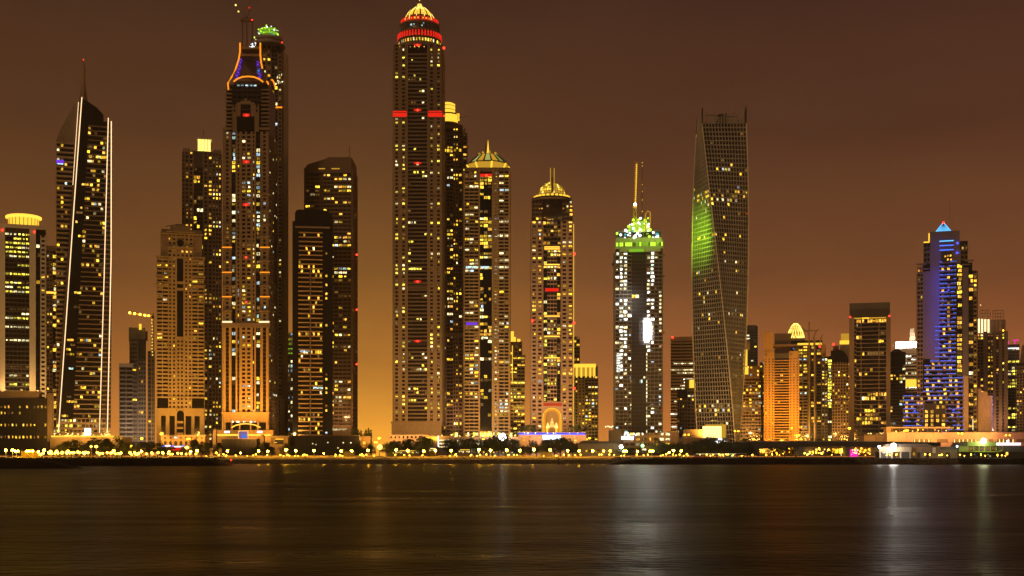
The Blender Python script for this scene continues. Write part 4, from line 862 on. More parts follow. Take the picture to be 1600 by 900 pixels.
LITROW = {f: p for f, p in [(5, .08), (9, .75), (8, .55), (16, .22), (20, .2), (30, .25), (35, .2), (40, .2), (42, .22), (44, .25), (55, .3), (56, .3), (57, .5), (58, .55), (48, .25), (63, .08), (66, .06)]}
for f in range(NF):
    u0, u1, us = f / NF, (f + 1) / NF, (f + .26) / NF
    wl.hexa([corner(u0, i, .0) for i in range(4)] + [corner(us, i, .0) for i in range(4)])
    for sd in (0, 1, 3):
        pl0, pl1, ph0, ph1 = corner(u0, sd, .06), corner(u0, sd + 1, .06), corner(u1, sd, .06), corner(u1, sd + 1, .06)
        nrm = Vector(((pl1 - pl0).y, -(pl1 - pl0).x, 0)).normalized()
        for c in range(NC):
            t0, t1 = (c - .14) / NC, (c + .14) / NC
            if c == 0: t0 = .004
            q = [pl0.lerp(pl1, t0), pl0.lerp(pl1, t1), ph0.lerp(ph1, t0), ph0.lerp(ph1, t1)]
            wl.hexa([q[0], q[1], q[1] - nrm * .7, q[0] - nrm * .7, q[2], q[3], q[3] - nrm * .7, q[2] - nrm * .7])
            if R.random() < LITROW.get(f, .022) * (1.15 if 2 < c < NC - 1 else .6) and f > 1:
                a = pl0.lerp(pl1, (c + .5) / NC); b_ = ph0.lerp(ph1, (c + .5) / NC); ctr = a.lerp(b_, .66) - nrm * .5
                w_ = (pl1 - pl0).length / NC * .70; h_ = (b_.z - a.z) * .55; m_ = pick(YEL if f > 12 else PAL)
                o = bpy.data.objects.new('window', window_mesh(w_, h_, m_)); COL.objects.link(o); o.parent = T.root
                o.location = ctr - Vector(T.loc); o.rotation_euler.z = math.atan2((pl1 - pl0).y, (pl1 - pl0).x)
for i in range(4): T.mb('corner_edge', 'white').tube([corner(f / NF, i, .25) for f in range(0, NF + 1, 2)], .42, 6)
# open screen crown
zt = Z(164, D); z0 = Z(190, D)
for sd in range(4):
    a, b_ = corner(1, sd), corner(1, sd + 1)
    n = 16
    for c in range(n + 1):
        q = a.lerp(b_, c / n); edge = min(c, n - c); h = (zt - z0) * (1.0 if edge < 1 else (.9 if edge < 5 else R.uniform(.35, .72))); h *= R.uniform(.93, 1.04)
        T.mb('crown_screen', 'concrete').box(q.x - .42, q.x + .42, q.y - .42, q.y + .42, z0, z0 + h)
    for hh in (.05, .22, .42, .62, .8) if sd in (1, 3) else (.05, .2, .36):
        A = a + Vector((0, 0, (zt - z0) * hh)); B = b_ + Vector((0, 0, (zt - z0) * hh)); T.mb('crown_rail', 'concrete').tube([A, B], .16, 4)
c0 = (corner(1, 0) + corner(1, 2)) / 2
T.mb('roof_plant', 'charcoal').box(c0.x - 4, c0.x + 5, c0.y - 5, c0.y + 5, z0, z0 + 7); T.mb('roof_plant', 'charcoal').box(c0.x - 2.2, c0.x + 2.6, c0.y - 3, c0.y + 3, z0 + 7, z0 + 12)
T.mb('cleaning_crane', 'charcoal').tube([(c0.x - 14, c0.y - 4, z0 + 10.6), (c0.x + 13, c0.y - 4, z0 + 9)], .5, 6); T.mb('cleaning_crane', 'charcoal').box(c0.x + 3.2, c0.x + 4.4, c0.y - 3, c0.y - 1, z0 + 7, z0 + 12.6)
T.new('beacon', 'red_band').ball((X(1167, D), D, Z(334, D)), .6, 6); T.done()
T = Thing('floodlit_pavilion', 'low walled entrance pavilion with a blazing glowing panel in front of the twisted tower', 'building', 1110, 985, 16)
T.body(1072, 1099, 671, 712, 'sand', 'wall'); T.solid(1060, 1140, 684, 712, 'tan', 2, 16); T.new('lit_panel', 'hot_panel').pbox(1098, 1127, 666, 684, 985, .4, .4); T.new('lit_panel', 'gold_dim').prism([(1098, 670), (1103, 663), (1134, 663), (1134, 684), (1098, 684)], 985.0, .5)  # both panels emit in place of floodlight falling on them
T.new('sign_emblem', 'white_sign').lathe(X(1125, 983), 982.4, [(.01, Z(687.6, 983)), (1.5, Z(687.6, 983)), (1.5, Z(684.6, 983)), (.01, Z(684.6, 983))], 12)
for i in range(8): T.mb('sign_lettering', 'white_sign').pbox(1114.5 + i * 2.9, 1116.6 + i * 2.9, 688.8 + .5 * (i % 2), 692 + .8 * (i % 3), 983, .2, .3)
T.done()

# 19
T = Thing('office_tower', 'banded glass office slab with white-lit floor strips, left of the twisted tower', 'tower', 1070, 1150, 26)
T.body(1048, 1092, 528, 712); T.zone(1048, 1092, 532, 690, 9, 32, 'tan', .03, .44, .9, .14, WHT[:2] + [('win_pale', 5)], 1.0, merge=.75, hfill=.7, fill=1.0); T.solid(1049, 1092, 526, 533, 'tan', .3, 20, 'parapet')
T.new('beacon', 'red_lamp').ball((X(1051, 1150), 1149, Z(527, 1150)), 1.0, 8); T.solid(1064, 1064.8, 533, 690, 'brown', 1.1); T.done()
T = Thing('apartment_tower', 'small beige apartment block with two glowing yellow roof boxes before the banded office slab', 'tower', 1077, 1095, 20)
T.body(1058, 1096, 608, 712); T.body(1070, 1094, 592, 608, 'tan', 'attic', depth=14)
T.zone(1058, 1074, 622, 690, 4, 12, 'tan', .4, .45, .6, .18, YEL); T.zone(1074, 1096, 606, 690, 4, 15, 'tan', .3, .45, .8, .16, YEL)
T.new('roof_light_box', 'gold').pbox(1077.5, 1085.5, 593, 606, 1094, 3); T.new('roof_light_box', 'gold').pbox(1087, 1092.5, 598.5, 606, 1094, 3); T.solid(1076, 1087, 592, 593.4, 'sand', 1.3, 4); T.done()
# 20
T = Thing('office_tower', 'dim blue-grey tower behind the right flank of the twisted tower', 'tower', 1172, 1260, 24)
T.body(1160, 1184, 510, 712, 'glass_blue'); T.zone(1160, 1184, 514, 690, 4, 40, 'dusk_blue', .2, .4, .4, .05, PAL); T.solid(1160, 1182, 508, 515, 'dusk_blue', .3, 20, 'parapet'); T.done()
T = Thing('apartment_tower', 'apartment tower with a yellow-lit turret between the twisted and the orange floodlit towers', 'tower', 1173, 1150, 24)
T.body(1156, 1189, 592, 712); T.body(1158, 1187, 572, 592, 'tan', 'attic', depth=18); T.zone(1156, 1189, 592, 690, 7, 19, 'tan', .2, .42, .9, .15, YEL); T.zone(1166, 1187, 572, 590, 4, 3, 'tan', .4, .4, .5, .2, YEL)
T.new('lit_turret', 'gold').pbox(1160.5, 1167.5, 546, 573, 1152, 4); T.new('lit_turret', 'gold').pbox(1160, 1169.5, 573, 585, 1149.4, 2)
for x in (1160.2, 1163.6, 1167): T.solid(x, x + .7, 545, 573, 'sand', -1.6, .3, 'turret_frame')
T.lathe('turret_roof', 'sand', 1166, [(6, 545), (6, 532), (3, 529)], 12, dy=10); T.new('roof_light', 'warm_sign').ptube([(1160, 533), (1165, 530), (1172, 529)], .3, 1149); T.done()
T = Thing('apartment_tower', 'very thin dark tower close beside the orange floodlit tower', 'tower', 1191, 1170, 16)
T.body(1187, 1196, 566, 712); T.zone(1187, 1196, 566, 690, 2, 24, 'brown', .3, .4, .5, .08, PAL); T.done()
# 21 orange floodlit tower
T = Thing('floodlit_tower', 'apartment tower floodlit deep orange from below, with two solid corner piers', 'tower', 1221, 1110, 26)
T.body(1195, 1247, 559, 712, 'glass')
for a, b_ in ((1194, 1210), (1233, 1248)):
    T.solid(a, b_, 549, 560, 'orange_lit_stone', .9, 22); T.zone(a, b_, 560, 690, 3, 31, 'orange_lit_stone', .70, .55, .9, .01, WRM)
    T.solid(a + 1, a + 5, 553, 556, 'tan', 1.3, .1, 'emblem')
T.solid(1194, 1208, 518, 549, 'orange_lit_stone', .4, 12); T.zone(1210, 1233, 560, 690, 5, 31, 'orange_lit_stone', .05, .36, 1.0, .03, WRM, pmat='brown')
T.mb('penthouse', 'brown').pbox(1208, 1234, 521, 552, 1116, 14); T.solid(1206, 1246, 538, 541, 'brown', .2, 18, 'roof'); T.solid(1209, 1233, 552, 560, 'slate', .1)
T.sides(1194, 1248, 560, 690, 4, 31, 'orange_lit_stone', .5, .45, .5); T.beacon(1240, 545, .5, mat='blue_soft'); T.done()
# 22 cone-topped tower with fins
T = Thing('cone_tower', 'tower with a glowing lattice cone and three curved fins on its roof', 'tower', 1262, 1180, 24)
T.body(1234, 1285, 532, 712); T.zone(1240, 1262, 536, 690, 3, 32, 'tan', .2, .42, .7, .16, YEL); T.zone(1266, 1284, 532, 690, 2, 33, 'charcoal', .3, .3, .4, .18, YEL)
T.new('light_strip', 'gold').pbox(1246, 1284, 536, 539, 1180, .2, 1.0)
for x in (1263, 1271.5): T.solid(x, x + 2.6, 503 if x < 1265 else 530, 690, 'sand', 1.8, 1.5, 'fin')
def fin(pts, w): T.new('fin', 'sand').prism([(a - w, b_) for a, b_ in pts] + [(a + w, b_) for a, b_ in reversed(pts)], 1179, 1.4)
fin([(1271.5, 540), (1271.8, 528), (1274.5, 520), (1280, 514)], 1.2); fin([(1281.5, 545), (1281.6, 535), (1283, 528), (1286, 523.5)], 1.1); fin([(1264.2, 520), (1258, 517), (1254, 512)], 1.0)
T.solid(1256, 1276, 516, 518, 'sand', 1.0, .6, 'fin_tie')
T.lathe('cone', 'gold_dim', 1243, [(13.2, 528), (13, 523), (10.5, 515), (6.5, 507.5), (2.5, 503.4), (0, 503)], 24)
k = 1180 / F_PX; cx, cyy = X(1243, 1180), 1192
for i in range(18):
    for sg in (-1, 1):
        T.mb('cone_lattice', 'gold_bright').tube([(cx + r * k * math.cos(2 * PI * i / 18 + sg * j * .12), cyy + r * k * math.sin(2 * PI * i / 18 + sg * j * .12), Z(y, 1180)) for j, (r, y) in enumerate([(13.8, 527), (13.4, 522.5), (11, 515), (7, 507.4), (3, 503)])], .22, 4)
for i in range(16): T.new('base_lamp', 'gold_bright').ball((X(R.uniform(1231, 1256), 1180), 1184, Z(R.uniform(524, 528), 1180)), R.uniform(.4, .9), 6)
T.solid(1228, 1258, 528, 533, 'tan', 0, 20, 'parapet'); T.done()
# 23
T = Thing('apartment_tower', 'dark tower with a rounded shoulder and two red beacons, left of the flat-capped tower', 'tower', 1303, 1140, 26)
T.mb('glazing', 'glass').prism([(1284, 712), (1284, 558), (1298, 556), (1298, 548), (1310, 546), (1318, 549), (1324, 556), (1326, 566), (1326, 712)], 1140, 26)
T.zone(1284, 1293, 560, 690, 2, 27, 'charcoal', .3, .4, .6, .30, YEL); T.zone(1293, 1300, 562, 690, 1, 27, 'glass_blue', .1, .15, .1, .45, LEM); T.zone(1300, 1326, 566, 690, 6, 26, 'brown', .40, .42, .6, .07, YEL)
T.beacon(1303, 538, 1.2); T.beacon(1281.5, 541, 1.0); T.new('chimney', 'brown').pbox(1299, 1308, 540, 556, 1146, 8); T.new('chimney', 'orange_lit_stone').pbox(1279, 1286, 538, 556, 1150, 6); T.done()
T = Thing('floodlit_tower', 'bright yellow glowing tower top glimpsed behind the dark flat-capped tower', 'tower', 1320, 1210, 22)
T.body(1312, 1334, 534, 712, 'sand', 'wall'); T.solid(1314, 1334, 521, 534, 'gold_dim', -1, 16, 'lit_attic'); T.new('lit_ledge', 'gold').pbox(1312, 1330, 532, 538, 1210, .3, .5); T.zone(1312, 1334, 540, 690, 4, 32, 'sand', .5, .45, .6, .1, WRM); T.done()  # attic and ledge carry the floodlight as their own glow
# 24 flat-capped tower
T = Thing('flat_capped_tower', 'dark tower with a broad flat cap, right of the orange floodlit tower', 'tower', 1358, 1075, 28)
T.body(1328, 1390, 492, 712); T.solid(1327, 1390.5, 473, 485, 'charcoal', -.2, 26, 'cap_screen'); T.solid(1327.5, 1390.5, 484, 495, 'dark', .4, 27, 'cap')
for a, b_ in ((1327, 1334.5), (1384.5, 1391)): T.solid(a, b_, 495, 690, 'brown', 1.2)
T.zone(1335, 1338, 497, 690, 1, 30, 'brown', .2, .3, .5, .02); T.zone(1338, 1385, 499, 690, 11, 30, 'brown', .05, .20, 1.0, .05, WRM, 1.0, merge=.55, pmat='charcoal'); T.solid(1345, 1345.8, 499, 690, 'tan', 1.2); T.solid(1373, 1373.8, 499, 690, 'tan', 1.2)
T.new('cap_light', 'gold_dim').pbox(1334, 1384, 496, 498, 1075, .2, .6); T.new('cap_light', 'gold').pbox(1347, 1358, 496, 498, 1075, .2, .7); T.sides(1328, 1390, 496, 690, 4, 30, 'brown', .2, .3, .7, .1)
for x in (1329, 1390): T.beacon(x, 494.5, .8)
T.done()
# 25, 26
T = Thing('apartment_tower', 'low dark tower with yellow windows wedged between the flat-capped and the blue hotel towers', 'tower', 1402, 1120, 22)
T.body(1390, 1415, 550, 712); T.lathe('roof', 'charcoal', 1401, [(11, 556), (10, 549), (5, 545)], 16); T.zone(1390, 1415, 570, 690, 5, 24, 'charcoal', .12, .3, .6, .28, YEL, .5); T.done()
T = Thing('office_tower', 'pale office block with a blinding white light bar along its roof', 'tower', 1417, 1190, 24)
T.body(1397, 1440, 546, 712); T.zone(1397, 1440, 550, 690, 8, 26, 'white', .04, .5, .6, .10, WHT, .8); T.solid(1397, 1440, 545, 552, 'white', .8, 20, 'parapet')
T.new('roof_light_bar', 'white_lamp').pbox(1400, 1435, 534.5, 543, 1189, 1.2); T.new('light_bracket', 'steel').pbox(1403, 1404, 541, 546, 1190, .5); T.new('light_bracket', 'steel').pbox(1432, 1433, 541, 546, 1190, .5)
T.new('lit_floor', 'gold').pbox(1412, 1434, 593, 605, 1190, .2, 1.0); T.mb('side_mast', 'sand').prism([(1416, 532), (1417, 514), (1423, 513), (1425, 532)], 1200, 2); T.done()

# 27 blue-lit hotel
T = Thing('stepped_hotel', 'stepped lavender hotel tower with blue-lit balconies and a glowing blue pyramid roof', 'tower', 1478, 1040, 32)
D = 1040
T.body(1434, 1525, 425, 712); T.body(1441, 1519, 412, 425, depth=30); T.body(1443, 1512, 378, 412, depth=28); T.body(1412, 1436, 612, 712, depth=26); T.body(1443, 1470, 575, 712, depth=30, mat='glass')
T.mb('wall', 'lavender').prism([(1453, 410), (1454, 361), (1500, 361), (1501, 410)], D - 1.1, 30)
T.solid(1442, 1468, 423, 560, 'lavender', 1.2); T.solid(1453, 1468, 408, 424, 'lavender', 1.15); T.solid(1494, 1501, 392, 413, 'lavender', 1.15); T.solid(1453, 1468, 560, 566, 'lavender', 1.1)
T.solid(1504, 1513, 420, 690, 'lavender', 1.3); T.solid(1505, 1513, 588, 690, 'pink', 1.6)
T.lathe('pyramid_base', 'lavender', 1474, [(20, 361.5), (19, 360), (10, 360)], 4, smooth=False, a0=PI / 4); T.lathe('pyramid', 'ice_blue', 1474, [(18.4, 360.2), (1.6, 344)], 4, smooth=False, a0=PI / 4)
k = D / F_PX; cx, cyy = X(1474, D), D + 16
for i in range(-5, 6):
    T.mb('pyramid_rib', 'charcoal').tube([(cx + i * 2.5 * k, cyy - 13.3 * k, Z(360, D)), (cx + i * .22 * k, cyy - 1.5 * k, Z(344.4, D))], .16, 4)
for sx in (-1, 1): T.new('pyramid_edge', 'ice_blue').tube([(cx + sx * 13.2 * k, cyy - 13.2 * k, Z(360.2, D)), (cx + sx * 1 * k, cyy - 1 * k, Z(343.6, D))], .4, 6)
T.new('beacon', 'red_lamp').ball((cx, cyy - 2, Z(343, D)), 1.0, 8); T.new('mast', 'steel').pbox(1473.6, 1474.5, 314, 344, D + 15, .5); T.new('mast', 'steel').pbox(1479, 1479.7, 334, 350, D + 15, .5)
T.new('roof_light', 'gold').pbox(1450.5, 1452.5, 363, 377, D, .5, .5); T.new('roof_light', 'gold').pbox(1443, 1452, 376, 378, D, .5, .6)
for a, b_, y in ((1442, 1456, 391), (1500, 1513, 391), (1431, 1448, 410), (1437, 1452, 418), (1437, 1448, 425), (1506, 1521, 408), (1500, 1516, 414)): T.solid(a, b_, y, y + 2, 'lavender', 1.4, .3, 'cornice')
for t_, bt_, a, b_ in ((380, 410, 1443, 1454), (380, 408, 1501, 1512), (412, 690, 1433, 1442)): T.zone(a, b_, t_, bt_, 2, max(4, int((bt_ - t_) / 6.9)), 'charcoal' if t_ < 411 else 'brown', .3, .4, .9, .03, WRM)
T.zone(1513, 1521, 424, 690, 1, 39, 'dark', .12, .2, .6, .32, WRM); T.zone(1521, 1526, 425, 690, 1, 39, 'tan', .2, .4, 1.3, .16, WRM, part='balcony')
T.zone(1494.5, 1504, 414, 590, 1, 26, 'dark', .2, .22, .3, .85, WRM)
def left(y):
    for yy, x in ((505, 1468), (560, 1461), (567, 1453), (604, 1444), (612, 1436)):
        if y < yy: return x
    return 1411
blue = []
y = 377.0; i = 0
for yy in (377, 384, 391): T.new('blue_line', 'ice_blue' if yy == 377 else 'blue_soft').pbox(1468, 1490, yy - .7, yy + .7, D, .2, 1.9); T.solid(1468, 1490, yy + .8, yy + 2.4, 'lavender', 1.8, .2, 'balcony')
T.solid(1470, 1488, 394, 409, 'dark', 1.4)
for x, yy in ((1481, 400), (1485, 400), (1477, 401), (1486, 406), (1481, 406)): T.win(X(x, D), Z(yy, D), 1.3, 1.4, D - 1.5, 'win_warm')
for i in range(42):
    y = 409 + i * 6.72
    if y > 672: break
    l = left(y); r_ = 1494 if y < 586 else 1506
    T.solid(l, r_, y + .6, y + 2.7, 'lavender', 2.0, .2, 'balcony')
    hole = (1444, 1477) if 630 < y < 669 else None
    b = T.new('blue_line', 'blue_soft'); segs = [(l, r_)] if not hole else [(l, hole[0]), (hole[1], r_)]
    for a, c in segs:
        x = a
        while x < c - 1:
            w = R.uniform(2, 7)
            if R.random() < (.88 if x < l + 8 or x > r_ - 10 else .66): b.pbox(x, min(c, x + w), y - .2, y + .5, D, .2, 1.75)
            x += w + R.uniform(.4, 2)
    for q in range(int((r_ - l) / 9)):
        x = l + 5 + q * 9
        if hole and hole[0] - 2 < x < hole[1] + 2: continue
        if R.random() < .55: T.win(X(x, D), Z(y + 4.6, D), 2.1, 1.7, D - .2, pick([('win_warm', 6), ('win_yellow', 2), ('win_dim', 3)]))
T.solid(1444, 1477, 630, 669, 'dark', 2.3)
for rI in range(5):
    for c in range(4):
        if not (rI < 1 and c < 2) and R.random() < .85: T.win(X(1447.5 + c * 8.8, D), Z(636 + rI * 7, D), 2.3, 2.6, D - 2.4, 'win_warm')
T.solid(1442, 1445, 628, 672, 'lavender', 2.2); T.solid(1476.5, 1478.5, 628, 672, 'lavender', 2.2)
T.mb('annex', 'pink').prism([(1525, 712), (1525, 608), (1531, 608), (1531, 613), (1540, 613), (1540, 619), (1548, 619), (1548, 712)], D + 3, 24)
for i in range(8): T.new('annex_roof', 'charcoal').pbox(1515, 1524, 622 + i * 6.7, 624.4 + i * 6.7, D, .3, 1.5)
for i in range(9): T.new('annex_light', 'blue_soft').pbox(1548, 1548.8, 620 + i * 6, 622 + i * 6, D + 2, .4)
T.new('light_strip', 'warm_sign').pbox(1519.4, 1520.4, 655, 672, D, .2, 1.6); T.sides(1434, 1525, 425, 690, 4, 39, 'brown', .2, .4, 1.2, .1, WRM); T.done()
# 28-30
T = Thing('columned_tower', 'brown apartment tower with a glowing white colonnade on top, right of the blue hotel', 'tower', 1551, 1150, 26)
T.body(1526, 1575, 526, 712); 
for a, b_, n in ((1526, 1537, 2), (1543, 1552, 2), (1556, 1561, 1)): T.zone(a, b_, 522, 690, n, 34, 'brown', .3, .42, .9, .12, WRM)
for a, b_ in ((1537, 1543), (1552, 1556), (1561, 1566), (1569, 1575)): T.solid(a, b_, 518, 690, 'tan', 1.4, .2, 'pier')
T.zone(1566, 1569, 522, 690, 1, 34, 'brown', .2, .4, .4, .3, LEM)
for x in (1528, 1533, 1538, 1543): T.new('lit_column', 'warm_sign').pbox(x, x + 3, 497 + (x - 1528) * .1, 519, 1150, 2, -3)  # floodlight on these columns put in as glow of the material
for x in (1549, 1555, 1561): T.new('column', 'pink').pbox(x, x + 4, 500, 519, 1150, 2, -3)
T.mb('crown_core', 'tan').pbox(1530, 1566, 500, 522, 1158, 10)
for x in range(1527, 1566, 4): T.mb('crown_lattice', 'tan').pbox(x, x + .8, 480 + (2 if x < 1540 else 4) + R.uniform(0, 4), 500, 1156, .6)
for y in (484, 489, 494): T.mb('crown_lattice', 'tan').pbox(1527, 1543, y, y + .7, 1155.8, .4); T.mb('crown_lattice', 'tan').pbox(1548, 1565, y + 1, y + 1.7, 1155.8, .4)
T.new('lamp', 'globe_orange').ball((X(1567.5, 1150), 1149, Z(517, 1150)), .7, 8); T.new('lamp', 'warm_sign').ball((X(1532, 1150), 1155, Z(475, 1150)), .5, 8); T.done()
T = Thing('office_tower', 'grey glass tower with a pink-lit roof frame near the right edge', 'tower', 1582, 1210, 22)
T.body(1574, 1593, 538, 712, 'glass_soft'); T.zone(1574, 1593, 544, 690, 3, 30, 'grey', .15, .35, .4, .25, LEM, .8, merge=.4); T.new('roof_light', 'magenta_light').pbox(1583, 1592, 531, 532.6, 1210, .4)
T.new('roof_light', 'white_sign').pbox(1575, 1592, 543.6, 545, 1210, .2, .6)
for x in (1574.4, 1584.5): T.new('roof_light', 'magenta_light').pbox(x, x + 1.2, 533, 541, 1211, .4)
T.done()
T = Thing('apartment_tower', 'brown banded apartment tower cut off by the right edge', 'tower', 1599, 1150, 22)
T.body(1588, 1612, 568, 712); T.zone(1588, 1612, 570, 690, 5, 26, 'tan', .4, .45, .8, .06, WRM); T.mb('attic', 'tan').prism([(1590, 570), (1594, 540), (1600, 537), (1612, 537), (1612, 570)], 1154, 14); T.done()
# mall wall, hotel deck
T = Thing('mall_wall', 'long pink floodlit mall building with rows of small arched lights under the blue hotel', 'building', 1498, 1000, 26)
T.body(1386, 1625, 677, 712, 'pink', 'wall'); T.solid(1385, 1625, 675.6, 678, 'pink', 1.0, .4, 'cornice')
for a, b_, y0_, y1_ in ((1427, 1454, 686, 691.5), (1464, 1481, 686, 691.8), (1490, 1527, 686, 691), (1545, 1552, 686, 690.5), (1558, 1584, 686, 690.5), (1588, 1606, 686, 690.5)): T.solid(a, b_, y0_, y1_, 'brown', .15, .1, 'window_band')
for x in (1429, 1436.5, 1444, 1451.5, 1491.5, 1499, 1505, 1512, 1518.5, 1525, 1562, 1568, 1576, 1583): T.new('arch_lamp', 'fairy').prism([(x - .5, 691.5), (x - .5, 687), (x, 686), (x + .5, 687), (x + .5, 691.5)], 999.6, .3)
T.done()
T = Thing('roof_terrace', 'restaurant terrace with a long pale roof slab and strings of lamps above the mall wall', 'terrace', 1434, 1010, 14)
T.solid(1384, 1484, 667, 669.4, 'pink', 1.5, 14, 'roof'); T.solid(1384, 1392, 669, 677, 'orange_lit_stone', .6, 6); T.body(1392, 1480, 669.4, 677.5, 'dark', 'glazing', depth=12, D=1011)
for i in range(20): T.new('terrace_lamp', R.choice(('fairy', 'globe_orange', 'purple_light'))).ball((X(R.uniform(1394, 1480), 1010), 1010.4, Z(R.uniform(671, 675.5), 1010)), R.uniform(.25, .6), 6)
for x in range(1394, 1484, 11): T.new('post', 'tan').pbox(x, x + .6, 669, 677.5, 1010, .4, .3)
T.done()
T = Thing('service_block', 'dark low block with a railing below the flat-capped tower', 'building', 1368, 1010, 16)
T.body(1350, 1386, 680, 712, 'brown', 'wall'); T.solid(1350, 1386, 678.5, 680.5, 'charcoal', .6, 16, 'parapet'); T.zone(1367, 1386, 682, 696, 10, 1, 'brown', .5, .1, .5, 0)
for i in range(9): T.new('roof_lamp', 'fairy').ball((X(R.uniform(1352, 1384), 1010), 1009.4, Z(R.uniform(676, 678), 1010)), .35, 6)
T.done()
# ------------------------------------------------------------------ waterfront buildings and street furniture
def where(px):
    for x, w in ((78, 'the dark hotel block'), (186, 'the garden terrace'), (244, 'the unfinished concrete building'), (330, 'the beige stepped tower'), (430, 'the orange-outlined tower'),
                 (565, 'the dark podium hall'), (606, 'the glowing gap in the skyline'), (688, 'the tallest domed tower'), (812, 'the octagon-crowned tower'), (918, 'the pink arched tower'), (956, 'the long low roof'),
                 (1062, 'the parking deck'), (1180, 'the twisted tower'), (1326, 'the road bridge'), (1400, 'the white pavilion'), (1500, 'the mall wall'), (1700, 'the green shop')):
        if px < x: return w
ORD = 'first second third fourth fifth sixth seventh eighth ninth tenth eleventh twelfth thirteenth fourteenth fifteenth sixteenth seventeenth eighteenth nineteenth twentieth'.split() + [f'{n}th' if n % 10 > 3 or n % 10 == 0 else f'{n}' + ('st', 'nd', 'rd')[n % 10 - 1] for n in range(21, 60)]
COUNT = {}
def ordinal(kind, px):
    w = where(px); k = (kind, w); COUNT[k] = COUNT.get(k, 0) + 1
    return ORD[COUNT[k] - 1], w

# road bridge
D = 962
T = Thing('road_bridge', 'long flat dark road bridge with shallow arches crossing at right', 'bridge', 1310, D, 14)
b = T.mb('deck', 'charcoal'); b.prism([(1130, 697), (1130, 691.5), (1180, 690), (1330, 690), (1470, 692), (1470, 697.5), (1372, 699), (1330, 697.5), (1290, 697), (1240, 698.5), (1185, 701.5), (1183, 712), (1130, 712)], D, 14)
T.mb('parapet', 'concrete').prism([(1125, 692.2), (1180, 690.2), (1330, 690.2), (1470, 692.2), (1470, 691), (1330, 689), (1180, 689), (1125, 691)], D - .5, .5)
for a, b_ in ((1244, 1257), (1322, 1328), (1366, 1374)): T.mb('pier', 'concrete').prism([(a - 2, 697), (b_ + 2, 697), (b_ - 2, 712.5), (a + 2, 712.5)], D + 1, 11)
T.solid(1034, 1131, 694, 712, 'charcoal', 0, 14, 'approach_ramp'); T.done()
# under the bridge: restaurants and their lamps
T = Thing('restaurant_row', 'row of small restaurants with warm lamps glowing under the road bridge', 'restaurants', 1290, 985, 10)
T.body(1186, 1372, 698, 713, 'brown', 'wall')
for a, b_, m_ in ((1188, 1222, 'win_warm'), (1256, 1276, 'win_dim'), (1300, 1326, 'win_yellow'), (1342, 1371, 'win_warm')): T.new('lit_front', m_).pbox(a, b_, 701, 708, 985, .2, .2)
T.new('pink_booth', 'magenta_light').pbox(1328, 1340, 702, 713.5, 985, 1, 1)
for i in range(9): T.new('window_post', 'brown').pbox(1190 + i * 20, 1191 + i * 20, 699, 713, 985, .3, .5)
T.done()
b = []
for i in range(100):
    px = R.uniform(1187, 1371); py = R.uniform(700.5, 711.5)
    b.append((px, py))
T = Thing('festoon_lights', 'scattered strings of orange and yellow lamps under the road bridge', 'string lights', 1280, 974, 1)
tr = T.mb('cable', 'metal_black')
for y0_ in (702, 706): tr.ptube([(1187 + i * 8, y0_ + 1.2 * math.sin(i * 1.3)) for i in range(24)], .05, 974, 4)
for px, py in b: T.new('bulb', R.choice(('globe_orange', 'globe_far', 'globe_orange', 'warm_sign', 'gold_bright'))).ball((X(px, 974), 974 + R.uniform(-2, 2), Z(py, 974)), R.uniform(.25, .8), 6)
T.done()

# right-hand waterfront
D = 858
T = Thing('white_pavilion', 'single-storey white waterside pavilion with dark openings, lit by a floodlight', 'pavilion', 1399, D, 12, base=4.1)
T.body(1376, 1423, 700, 716, 'dark', 'core'); T.solid(1374, 1424, 698.5, 706, 'sand', .6, 12, 'fascia')
for x in (1374, 1392, 1406, 1421): T.solid(x, x + 2.2, 706, 716, 'sand', .5, .4, 'pillar')
T.solid(1378, 1392, 707, 708, 'white', .2); T.new('window_light', 'win_dim').pbox(1394, 1406, 707, 714, D, .1, .1); T.mb('roof', 'brown').prism([(1378, 698.5), (1384, 694), (1448, 693), (1462, 698.5)], D + 4, 10); T.done()
T = Thing('boat_house', 'long dark single-storey building between the white pavilion and the green shop', 'building', 1462, D + 2, 12, base=4.1)
T.body(1424, 1500, 699, 716, 'tan', 'wall'); T.solid(1424, 1440, 700, 706, 'sand', .3); T.solid(1470, 1502, 698, 702, 'slate', .5, 12, 'roof'); T.win(X(1427.5, D + 2), Z(709, D + 2), 1.6, 2.4, D + 1.8, 'win_warm'); T.win(X(1431, D + 2), Z(709, D + 2), .5, 2.2, D + 1.8, 'win_dim')
for a, b_ in ((1433, 1438), (1446, 1452), (1478, 1484)): T.solid(a, b_, 707, 715, 'dark', .15)
T.solid(1457, 1462, 699, 708, 'white', .2); T.done()
T = Thing('green_shop', 'low shop with a lime green fascia lit by a glaring lamp and a white sign', 'shop', 1540, D, 13, base=4.1)
T.body(1498, 1602, 697, 716, 'dark', 'core'); T.solid(1510, 1558, 690, 697, 'green_paint', .8, 13, 'fascia'); T.solid(1498, 1511, 691, 697, 'charcoal', .9, 13, 'fascia'); T.solid(1498, 1512, 697, 705, 'green_paint', .4)
for x in (1512, 1520.5, 1529, 1538, 1547, 1556, 1566): T.solid(x, x + 1.2, 697, 705, 'green_paint', .5, .2, 'mullion')
for x in (1514, 1523, 1532, 1541, 1550): T.win(X(x + 2.6, D), Z(701, D), 2.2, 2.4, D - .1, 'win_dim')
T.mb('awning', 'green_paint').prism([(1500, 704.6), (1562, 704.6), (1567, 703), (1568.5, 704.6), (1563, 706.6), (1500, 706)], D - 3, 3)
